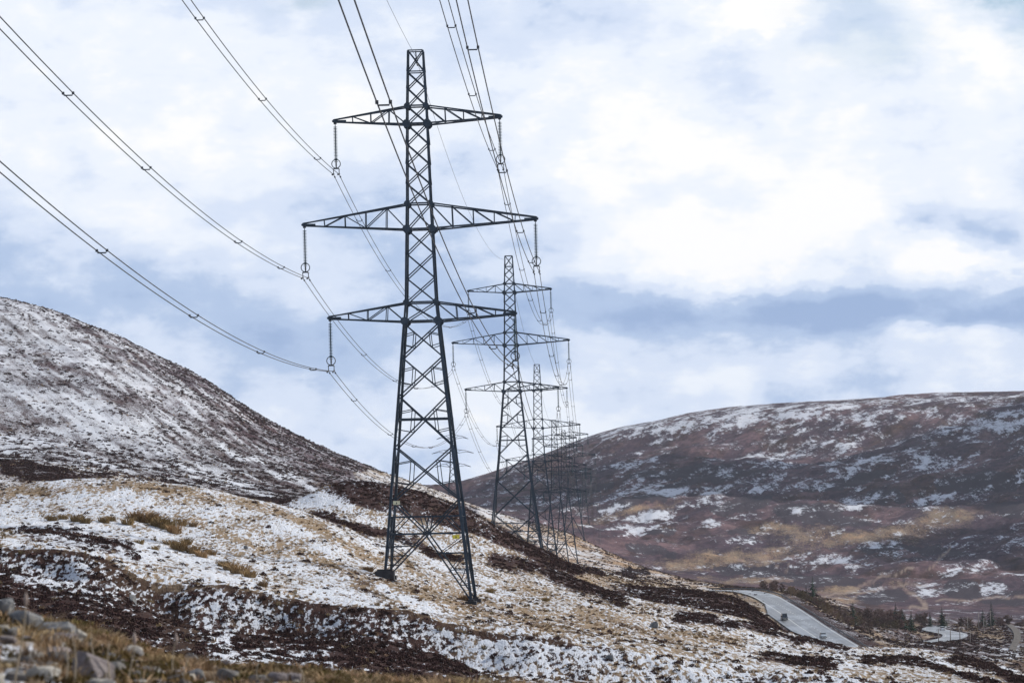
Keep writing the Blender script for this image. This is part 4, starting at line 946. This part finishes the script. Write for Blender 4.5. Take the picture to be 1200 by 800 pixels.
# row of tall straw tussocks on the snow slope: each one a plant
tus = [(62, 606, .8), (74, 604, .7), (90, 607, 1.0), (100, 609, .8), (122, 608, .9), (130, 606, .7), (150, 610, 1.0), (158, 605, 1.2), (168, 608, 1.3), (178, 607, 1.2), (186, 612, 1.3), (196, 616, 1.4), (204, 621, 1.2), (214, 612, .9), (226, 613, .7),
       (200, 636, .9), (210, 641, 1.2), (218, 634, .9), (226, 644, 1.0), (236, 648, .8), (248, 646, .7), (262, 660, .8), (270, 664, 1.0), (281, 668, 1.1), (292, 672, .8), (308, 683, .6), (164, 633, .6), (182, 640, .5), (545, 699, .8), (575, 690, .7), (640, 700, .6), (432, 665, .7)]
tmesh = [grass_clump(150, .85, 1.15, 80 + i, .03, .5).mesh('straw_tussock', plant_mat('golden_tussock', (0.30, 0.20, 0.10), (0.19, 0.125, 0.06), .3)) for i in range(4)]
for k, (px, py, s) in enumerate(tus):
    o = link('grass_tussock', tmesh[k % 4], None, gsee(px, py + 4, 300, 470) - Vector((0, 0, .05))); o.scale = (s * 1.5, s * 1.3, s * .95); o.rotation_euler = (0, 0, random.random() * 6)
    tag(o, ('small straw tussock at the left end of the row on the snow slope' if px < 115 else 'tall straw tussock in the largest clump on the snow slope' if py < 630 else 'straw tussock in the middle clump just below the largest one' if px < 255 else 'straw tussock in the lowest clump, down the snow slope towards nearest pylon') if px < 420 else 'small straw tussock on the grass beside the feet of nearest pylon', 'grass tussock', 'straw tussocks on the snow slope' if px < 420 else 'tussocks by the pylon feet')

# ------------------------------------------------------------------ foreground stones
def rock_mat(name, c1, c2, c3):
    m_ = bpy.data.materials.new(name); m_.use_nodes = True; q = NB(m_.node_tree); t = q.n('ShaderNodeTexCoord').outputs['Object']
    n1 = q.noise(t, 2.2, 7, .62); n2 = q.noise(t, 14, 5, .6); c = q.mix(q.mapr(n1, .38, .62), c1, c2); c = q.mix(q.mapr(n2, .56, .68), c, c3)
    p = q.n('ShaderNodeBsdfPrincipled'); q.put(p.inputs['Base Color'], c); p.inputs['Roughness'].default_value = .85; bp = q.n('ShaderNodeBump'); bp.inputs['Strength'].default_value = .9; bp.inputs['Distance'].default_value = .12
    q.put(bp.inputs['Height'], q.m('ADD', n1, q.m('MULTIPLY', n2, .4))); q.put(p.inputs['Normal'], bp.outputs[0]); o = q.n('ShaderNodeOutputMaterial'); q.put(o.inputs[0], p.outputs[0]); return m_
rk_blue = rock_mat('blue_grey_stone', (0.085, 0.09, 0.10), (0.16, 0.16, 0.165), (0.28, 0.27, 0.24))
rk_pale = rock_mat('pale_stone', (0.24, 0.22, 0.19), (0.34, 0.32, 0.29), (0.17, 0.14, 0.10))
rk_mauve = rock_mat('mauve_stone', (0.12, 0.10, 0.105), (0.19, 0.165, 0.17), (0.10, 0.085, 0.065))
rk_dark = rock_mat('dark_stone', (0.075, 0.07, 0.07), (0.14, 0.13, 0.125), (0.2, 0.19, 0.16))
import bmesh
def rock_mesh(seed, sx_, sy_, sz_, mat, cuts=7):
    bm = bmesh.new(); g = random.Random(seed)
    for i in range(13 + cuts):
        v = Vector((g.gauss(0, 1), g.gauss(0, 1), g.gauss(0, 1))).normalized(); v = Vector([math.copysign(abs(c) ** .62, c) for c in v]) * g.uniform(.78, 1.0)
        bm.verts.new(v)
    r_ = bmesh.ops.convex_hull(bm, input=bm.verts); bmesh.ops.delete(bm, geom=[e for e in r_['geom_interior'] if isinstance(e, bmesh.types.BMVert)], context='VERTS')
    bmesh.ops.bevel(bm, geom=bm.edges[:], offset=.07, segments=1, affect='EDGES', clamp_overlap=True)
    bmesh.ops.triangulate(bm, faces=bm.faces[:]); bmesh.ops.subdivide_edges(bm, edges=bm.edges[:], cuts=1)
    of = g.random() * 50
    for v in bm.verts:
        k = float(fbm(np.array([v.co.x * 1.9 + of]), np.array([v.co.y * 1.9 + v.co.z * 1.5]), 4)[0]); v.co *= 1 + .06 * k
        v.co.x *= sx_; v.co.y *= sy_; v.co.z *= sz_
    m_ = bpy.data.meshes.new('boulder'); bm.to_mesh(m_); bm.free(); m_.materials.append(mat); return m_
ROCKS = [  # px, py of the foot, width px, height px, tilt, material, label
 (4, 722, 34, 34, 10, rk_blue, 'dark blue grey boulder cut by the left edge of the photo'), (30, 735, 56, 30, 8, rk_blue, 'long blue grey slab at the left, in front of heather'),
 (66, 748, 68, 34, 14, rk_blue, 'big blue grey boulder with sloping pale right side on the bank crest'), (92, 752, 26, 24, 32, rk_pale, 'pale leaning stone touching the right side of the big boulder'),
 (67, 762, 18, 28, -14, rk_pale, 'upright pale stone standing just below the big boulder'), (38, 770, 40, 11, 4, rk_pale, 'flat pale slab below and left of upright stone'),
 (60, 783, 30, 12, 12, rk_pale, 'low pale stone left of the mauve slab'), (110, 796, 78, 44, 24, rk_mauve, 'large mauve slab sloping down to right at the bottom edge'),
 (72, 770, 22, 12, 0, rk_dark, 'dark wedge of stone under upright pale stone'), (128, 775, 24, 18, 20, rk_blue, 'split blue grey stone right of the mauve slab'), (141, 778, 14, 16, -20, rk_dark, 'small dark stone leaning on the split blue grey one'),
 (158, 766, 32, 14, 18, rk_pale, 'pale flat stone on the crest right of the big boulders'), (150, 752, 24, 9, 6, rk_mauve, 'thin mauve stone lying on top of the bank crest'), (176, 790, 36, 14, 8, rk_dark, 'dark low stone in the grass below pale flat one'),
 (224, 778, 24, 20, 4, rk_dark, 'rounded dark stone in grass, left of the pinkish pebble'), (230, 798, 26, 26, -10, rk_blue, 'blue grey stone with white face at the bottom edge'), (253, 786, 14, 10, 0, rk_pale, 'small pinkish pebble between two dark stones'),
 (268, 800, 44, 24, 12, rk_dark, 'dark rounded boulder at the bottom edge right of pinkish pebble'), (264, 779, 18, 16, 0, rk_mauve, 'grey mauve stone peeping over grass above the dark boulder'), (328, 792, 16, 10, 0, rk_dark, 'lone dark stone half hidden in grass, farthest right'),
 (18, 796, 40, 16, 4, rk_dark, 'dark stone with snow behind it in the bottom left corner'), (202, 800, 22, 14, 14, rk_pale, 'pale stone at the bottom edge left of the blue grey one'), (190, 770, 18, 10, -6, rk_mauve, 'little mauve stone on the crest left of rounded dark stone'),
 (100, 776, 22, 10, 8, rk_mauve, 'small mauve stone above the large sloping slab'), (8, 752, 30, 14, 6, rk_mauve, 'low mauve stone at the left edge under the blue slab')]
for k, (px, py, w, h, tilt, mt, lab) in enumerate(ROCKS):
    p = gsee(px, py, 24, 39); s = p.y / F
    o = link('boulder', rock_mesh(100 + k, w * .42 * s, w * .34 * s, h * .48 * s, mt), None, p + Vector((0, 0, h * .24 * s))); o.rotation_euler = (random.uniform(-.2, .2), R(tilt), random.uniform(-.5, .5))
    tag(o, lab, 'boulder', 'stones on the foreground bank')
small = MB()
for k in range(420):
    p = gsee(random.uniform(-30, 420), random.uniform(735, 830), 24, 38) if False else None
nst = 380
ii_ = np.argwhere((qd > 26) & (qd < 37) & (qx > -60) & (qx < 420)); ch = rng.integers(0, len(ii_), nst)
prot_st = [rock_mesh(300 + k, .09, .07, .05, (rk_pale, rk_dark, rk_mauve)[k % 3], 5) for k in range(6)]
for k in range(nst):
    i, j = ii_[ch[k]]; src = prot_st[k % 6]; sc = .35 + 1.3 * random.random() ** 2; a = random.random() * 6.28; ca, sa = math.cos(a), math.sin(a)
    vs = [(GX[i, j] + sc * (v.co.x * ca - v.co.y * sa), GY[i, j] + sc * (v.co.x * sa + v.co.y * ca), GZ[i, j] + .02 + sc * v.co.z) for v in src.vertices] if k < 360 else None
    if vs: small.add(vs, [tuple(f.vertices) for f in src.polygons], k % 3)
tag(small.build('scree', [rk_pale, rk_dark, rk_mauve], None, True), kind='stuff')['label'] = 'small broken stones strewn on the foreground bank'
# loose rocks out on the moor
for px, py, w, h, lab in ((766, 735, 15, 9, 'grey rock on the grass right of the feet of nearest pylon'), (715, 775, 12, 8, 'dark grey rock in snow near the bottom, right of the bank'), (288, 643, 7, 5, 'small dark rock poking out of the snow slope'), (156, 706, 12, 14, 'dark boulder stuck in the brown earth slip')):
    p = gsee(px, py, 200, 460); s = p.y / F; o = link('boulder', rock_mesh(int(px), w * .5 * s, w * .5 * s, h * .7 * s, rk_blue), None, p + Vector((0, 0, h * .2 * s))); tag(o, lab, 'boulder')
# dry stalks
stm = simple_mat('dry_stalk', (0.40, 0.33, 0.24), rough=.8, var=.3, scale=8); hdm = simple_mat('seed_head', (0.34, 0.27, 0.24), rough=.9, var=.3, scale=30)
ST_ = [(17, 800, 30, 702, 'tallest pale dead stalk at the far left of the foreground, with a bud head'), (87, 800, 88, 740, None), (110, 795, 111, 742, None), (128, 800, 130, 752, None), (203, 800, 204, 748, 'straight dead stalk rising from grass left of rounded dark stone'), (214, 800, 216, 772, None), (150, 800, 156, 748, None), (77, 800, 79, 752, None), (356, 800, 353, 776, None), (300, 800, 305, 776, None), (65, 800, 66, 776, None)]
for k, (x0, y0, x1, y1, lab) in enumerate(ST_):
    p = gsee(x0, y0, 24, 36); tip = at(x1, y1, p.y) - p; r = empty('dead_stalk', p); tag(r, lab or 'thin pale dead stalk standing in the foreground grass', 'dead stalk', 'dead stalks in the foreground')
    mb = MB(); pts = [tip * t + Vector((.03 * math.sin(3 * t + k), .02 * math.cos(4 * t), 0)) * t for t in np.linspace(-.05, 1, 8)]; mb.tube(pts, [.0085 - .005 * t for t in np.linspace(0, 1, 8)], 5); mb.build('stem', stm, r, True)
    if lab and 'bud' in lab or k in (4, 6):
        mb = MB(); c = pts[-1]; mb.lathe([(.0, -.06), (.012, -.04), (.018, .0), (.010, .04), (0, .06)], 7, tuple(c)); mb.build('seed_head', hdm, r, True)

# ------------------------------------------------------------------ trees of the glen
bark = simple_mat('dark_bark', (0.085, 0.065, 0.055), rough=.9, var=.4, scale=3); twig = plant_mat('bare_birch_twigs', (0.20, 0.135, 0.115), (0.125, 0.085, 0.075), .35); twig2 = plant_mat('tan_bush_twigs', (0.20, 0.145, 0.09), (0.12, 0.085, 0.055), .35)
needle = plant_mat('spruce_needles', (0.022, 0.042, 0.026), (0.012, 0.025, 0.017), .35)
def conifer(seed, h):
    g = random.Random(seed); tr_ = MB(); tr_.tube([(0, 0, -.4), (0, 0, h * .5), (0, 0, h)], [h * .022, h * .013, h * .002], 6); cr = MB(); n = int(h * 2.2)
    for i in range(n):
        t = i / (n - 1); z = h * (.10 + .88 * t); L_ = h * .27 * (1 - t) ** .8 * g.uniform(.75, 1.15) + .15
        for k in range(7):
            if g.random() < .12: continue
            a = 2 * math.pi * (k + g.random()) / 7; d = Vector((math.cos(a), math.sin(a), 0)); s = Vector((-d.y, d.x, 0)); l = L_ * g.uniform(.65, 1.1)
            for m_ in range(4):
                f0 = m_ / 4; p = d * l * f0 + Vector((0, 0, z - l * .28 * f0 ** 1.3 + g.gauss(0, .06))); q2 = d * l * (f0 + .38) + Vector((0, 0, z - l * .28 * (f0 + .38) ** 1.3 - .12 * l)); w = l * .16 * (1.25 - f0)
                tw = g.uniform(-.5, .5)
                cr.add([p - s * w * .4, p + s * w * .4, q2 + s * w + Vector((0, 0, tw * w)), q2 - s * w - Vector((0, 0, tw * w))], [(0, 1, 2, 3)])
    return tr_.mesh('trunk', bark), cr.mesh('crown', needle)
def bare_tree(seed, h, mt, spread=.42):
    g = random.Random(seed); tr_ = MB(); cr = MB()
    stems = g.choice((1, 2, 3))
    for s_ in range(stems):
        a = g.random() * 6.28; lean = Vector((math.cos(a), math.sin(a), 0)) * h * .12 * (stems > 1); top = lean + Vector((g.gauss(0, .04) * h, g.gauss(0, .04) * h, h * .8)); tr_.tube([(0, 0, -.3), top * .5, top], [h * .016, h * .010, h * .003], 5)
        for i in range(16):
            t = g.uniform(.06, .98); p = top * t; a2 = g.random() * 6.28; d = Vector((math.cos(a2), math.sin(a2), g.uniform(.4, 1.3))).normalized(); l = h * spread * (1.05 - t * .6) * g.uniform(.6, 1.1); e = p + d * l
            tr_.tube([p, p + d * l * .5 + Vector((0, 0, .02 * h)), e], [h * .006, h * .004, h * .0015], 3, False)
            for k in range(26):
                f0 = g.uniform(.3, 1.05); c = p + d * l * f0; dd = (d + Vector((g.gauss(0, .7), g.gauss(0, .7), g.gauss(.25, .5)))).normalized(); L_ = h * .13 * g.uniform(.6, 1.3); sd_ = dd.cross(Vector((g.gauss(0, 1), g.gauss(0, 1), g.gauss(0, 1)))).normalized() * h * .012
                cr.add([c - sd_, c + sd_, c + dd * L_ + sd_ * .3, c + dd * L_ - sd_ * .3], [(0, 1, 2, 3)])
    return tr_.mesh('trunk', bark), cr.mesh('crown', mt)
CON = [conifer(i, 10.0) for i in range(3)]; BIR = [bare_tree(10 + i, 8.0, twig) for i in range(4)]; BUS = [bare_tree(30 + i, 6.0, twig2, .6) for i in range(3)]
def plant(kind, var, px, Y, hpx, lab, group, cat='tree', nm=None):
    src, H0 = {'con': (CON, 10.), 'bir': (BIR, 8.), 'bus': (BUS, 6.)}[kind]; p = gpos(px, Y, -.1); r = empty(nm or {'con': 'conifer_tree', 'bir': 'birch_tree', 'bus': 'bush'}[kind], p, random.random() * 6.28)
    s = hpx * Y / F / H0; r.scale = (s * random.uniform(.9, 1.25), s * random.uniform(.9, 1.25), s); t, c = src[var % len(src)]; link('trunk', t, r); link('crown', c, r); tag(r, lab, cat, group)
for k, (px, Y, h, lab) in enumerate(((953, 1330, 27, 'tallest dark conifer beside the bend of the straight road'), (945, 1325, 15, 'short dark conifer just left of the tallest one'), (1000, 1300, 20, 'slim conifer standing alone right of the tallest one'), (1004, 1230, 24, 'dark bushy pine low by the verge among bare birches'), (1012, 1225, 17, 'smaller pine touching the dark bushy one by the verge'),
        (1050, 1390, 21, 'dark conifer at the upper edge of the birch thicket, middle'), (1058, 1380, 16, 'shorter conifer right of the one above the thicket'), (1068, 1385, 18, 'olive conifer at the right end of the birch thicket'), (1104, 1520, 17, 'dark conifer above the white car on the far road'), (1090, 1530, 13, 'small conifer left of the far road bend'), (1162, 1560, 22, 'green conifer behind the row of poles at the right'), (1152, 1565, 15, 'lower conifer left of the one behind the poles'))):
    plant('con', k, px, Y, h * 1.45, lab, 'conifers in the glen')
g = random.Random(5)
for k in range(260):
    px = g.uniform(945, 1098); Y = g.uniform(1200, 1440)
    pt = gpos(px, Y); d_, _ = near_line(ROAD, np.array([pt.x]), np.array([pt.y])); d2, _ = near_line(ROAD2, np.array([pt.x]), np.array([pt.y]))
    fy = img(*pt)[1]
    if (px > 1022 and fy > 738) or (px < 1015 and g.random() < .3): continue
    if d_[0] < 13 or d2[0] < 9: continue
    plant('bir', k, px, Y, g.uniform(10, 22) * (.62 if px < 1015 else 1), ('leafless brown birch at the end of the thicket beside the straight road' if px < 1000 else 'leafless brown birch in the middle of the thicket between the two roads' if px < 1055 else 'leafless brown birch at the end of the thicket by the far road bend'), 'bare birches between the roads')
for k in range(130):
    px = g.uniform(915, 1092); Y = g.uniform(1230, 1400); pt = gpos(px, Y); d_, _ = near_line(ROAD, np.array([pt.x]), np.array([pt.y])); d2, _ = near_line(ROAD2, np.array([pt.x]), np.array([pt.y]))
    if d_[0] < 10 or d2[0] < 8 or (px > 1025 and img(*pt)[1] > 738): continue
    plant('bus', k, px, Y, g.uniform(6, 13), ('low tan leafless bush on the bank beside the straight road' if px < 1000 else 'low tan leafless bush among birches between the two roads'), 'low bushes between the roads', 'bush')
for k in range(22): plant('bir', k, g.uniform(1070, 1200), g.uniform(1470, 1620), g.uniform(9, 15), 'leafless birch in the line of trees beyond the far road', 'birches beyond the far road')
for k in range(7): plant('bir', k, g.uniform(890, 935), g.uniform(1400, 1470), g.uniform(10, 16), 'faint leafless birch behind the far end of straight road', 'birches behind the road crest')
for k, (px, Y, h) in enumerate(((885, 1100, 14), (872, 1110, 12), (892, 1105, 10), (878, 1140, 11), (1192, 1190, 14), (1199, 1195, 16), (1184, 1185, 11))): plant('bus', k, px, Y, h, 'grey leafless bush on the slope left of straight road' if px < 1000 else 'grey leafless bush beside the gravel track at right edge', 'bushes left of the road' if px < 1000 else 'bushes by the track', 'bush')

# ------------------------------------------------------------------ poles
wood = simple_mat('grey_weathered_wood', (0.26, 0.23, 0.21), rough=.9, var=.3, scale=2)
for px, Y, h, lab in ((1100, 1250, 18, 'wooden pole right in front of the near bend of far road'), (1114, 1255, 16, 'second wooden pole right of the one in front of the bend'), (1125, 1262, 14, 'third wooden pole by the far bend, shortest'), (1137, 1265, 15, 'wooden pole right of the far road bend'),
        (1134, 1480, 16, 'pale pole left of the taller three, beyond the far road'), (1147, 1485, 20, 'tall pale pole, left of the tall pair beyond the far road'), (1161, 1490, 20, 'tall pale pole in front of green conifer'), (1153, 1400, 19, 'nearer pole with crosspiece left of the green conifer'), (1112, 1570, 11, 'tiny pole above white car on the far road'), (1061, 1560, 9, 'tiny pole above the birch thicket')):
    p = gpos(px, Y); H_ = h * Y / F; r = empty('telegraph_pole', p); tag(r, lab, 'pole', 'poles along the glen')
    mb = MB(); mb.tube([(0, 0, -.4), (0, 0, H_)], [.17, .12], 7); mb.build('pole', wood, r, True); mb = MB(); mb.box((0, 0, H_ - .35), (.75, .06, .07)); mb.build('crosspiece', wood, r)
# marker posts on the slope verge
# ------------------------------------------------------------------ vehicles
tyre = simple_mat('tyre_rubber', (0.02, 0.02, 0.022), rough=.8); rim_m = simple_mat('alloy', (0.45, 0.46, 0.48), rough=.35, metal=.8); gls = simple_mat('dark_car_glass', (0.02, 0.028, 0.035), rough=.08, spec=.8); lampm = simple_mat('lamp_lens', (0.7, 0.7, 0.68), rough=.15); redm = simple_mat('tail_lens', (0.35, 0.02, 0.02), rough=.2); platem = simple_mat('plate', (0.7, 0.68, 0.5), rough=.5)
def car(paint, van=False):
    r = empty('car'); L_, w, h = (5.0, .98, 2.1) if van else (4.4, .9, 1.5); hl = L_ / 2
    bd = MB(); sec = [(-hl, .45, .62, .80), (-hl + .1, .28, .9, .90), (-hl + 1.0, .25, .95, .97), (0, .25, .97, 1.0), (hl - .9, .25, .95, .97), (hl - .15, .28, .78 if not van else .95, .92), (hl, .42, .62, .8)]
    vs = []
    for y, z0, z1, k in sec:
        ww = w * k; vs += [(-ww * .95, y, z0), (-ww, y, (z0 + z1) / 2), (-ww * .94, y, z1), (ww * .94, y, z1), (ww, y, (z0 + z1) / 2), (ww * .95, y, z0)]
    bd.add(vs, [(i * 6 + j, (i + 1) * 6 + j, (i + 1) * 6 + (j + 1) % 6, i * 6 + (j + 1) % 6) for i in range(len(sec) - 1) for j in range(6)] + [(0, 1, 2, 3, 4, 5), tuple(range(len(vs) - 1, len(vs) - 7, -1))]); bd.build('body', paint, r)
    def cab(y0, y1, y2, y3, zt, sh=0, e=0):
        m_ = MB(); a, c = w * .9 - sh, w * .74 - sh * .5
        m_.add([(-a, y0 - e, .93), (a, y0 - e, .93), (a, y3 + e, .93), (-a, y3 + e, .93), (-c, y1, zt), (c, y1, zt), (c, y2, zt), (-c, y2, zt)], [(3, 2, 1, 0), (4, 5, 6, 7), (0, 1, 5, 4), (2, 3, 7, 6), (1, 2, 6, 5), (3, 0, 4, 7)]); return m_
    ys = (-hl + .1, -hl + .2, hl - 1.7, hl - .9) if van else (-hl + .35, -hl + .95, .35, 1.2)
    cab(*ys, h - .04).build('window', gls, r)
    rf = MB(); c = w * .76; rf.box((0, (ys[1] + ys[2]) / 2, h - .02), (c, (ys[2] - ys[1]) / 2 + .04, .035)); rf.build('roof', paint, r)
    for sx2 in (-1, 1):
        for y in (-hl + .85, hl - .85):
            tw = MB(); tw.ring((0, 0, 0), .24, .1, 'x', 14, 6); o = tw.build('wheel', tyre, r); o.location = (sx2 * (w - .1), y, .33); rm = MB(); rm.box((sx2 * .04, 0, 0), (.03, .17, .05)); rm.box((sx2 * .042, 0, 0), (.028, .05, .17)); rm.ring((sx2 * .03, 0, 0), .17, .03, 'x', 12, 4); rm.build('rim', rim_m, o)
        lm = MB(); lm.box((sx2 * w * .62, hl - .08, .66), (.17, .07, .07)); lm.build('headlight', lampm, r); lm = MB(); lm.box((sx2 * w * .66, -hl + .04, .74), (.13, .05, .09)); lm.build('tail_light', redm, r)
    pl = MB(); pl.box((0, hl + .005, .5), (.26, .012, .06)); pl.build('number_plate', platem, r)
    return r
silver = simple_mat('silver_blue_paint', (0.50, 0.56, 0.62), rough=.25, metal=.3, var=.08); darkp = simple_mat('dark_van_paint', (0.035, 0.04, 0.05), rough=.3, var=.1); whitep = simple_mat('white_car_paint', (0.75, 0.76, 0.77), rough=.3, var=.06)
def on_road(L, k, off_): 
    k = int(k); d = Vector(L[k + 1] - L[k]); d.z = 0; d.normalize(); n = Vector((d.y, -d.x, 0)); return Vector(L[k]) + n * off_ + Vector((0, 0, .075)), math.atan2(-d.x, d.y)
def nearest_k(L, px, py): return int(np.argmin([math.hypot(img(*p)[0] - px, (img(*p)[1] - py)) for p in L[:-1]]))
for mt, van, L, px, py, off_, flip, lab in ((silver, False, ROAD, 972, 747, -1.9, 1, 'pale silver car driving down the straight road towards the camera'), (darkp, True, ROAD, 936, 731, -5.6, 1, 'dark van parked in the lay-by of the straight road'), (whitep, False, ROAD2, 1099, 739, 1.8, 0, 'small white car on the bend of the far road')):
    k = nearest_k(L, px, py); p, a = on_road(L, k, off_); c = car(mt, van); c.location = p; c.rotation_euler = (0, 0, a + (math.pi if flip else 0)); tag(c, lab, 'van' if van else 'car', 'vehicles on the roads'); c.name = 'van' if van else 'car'
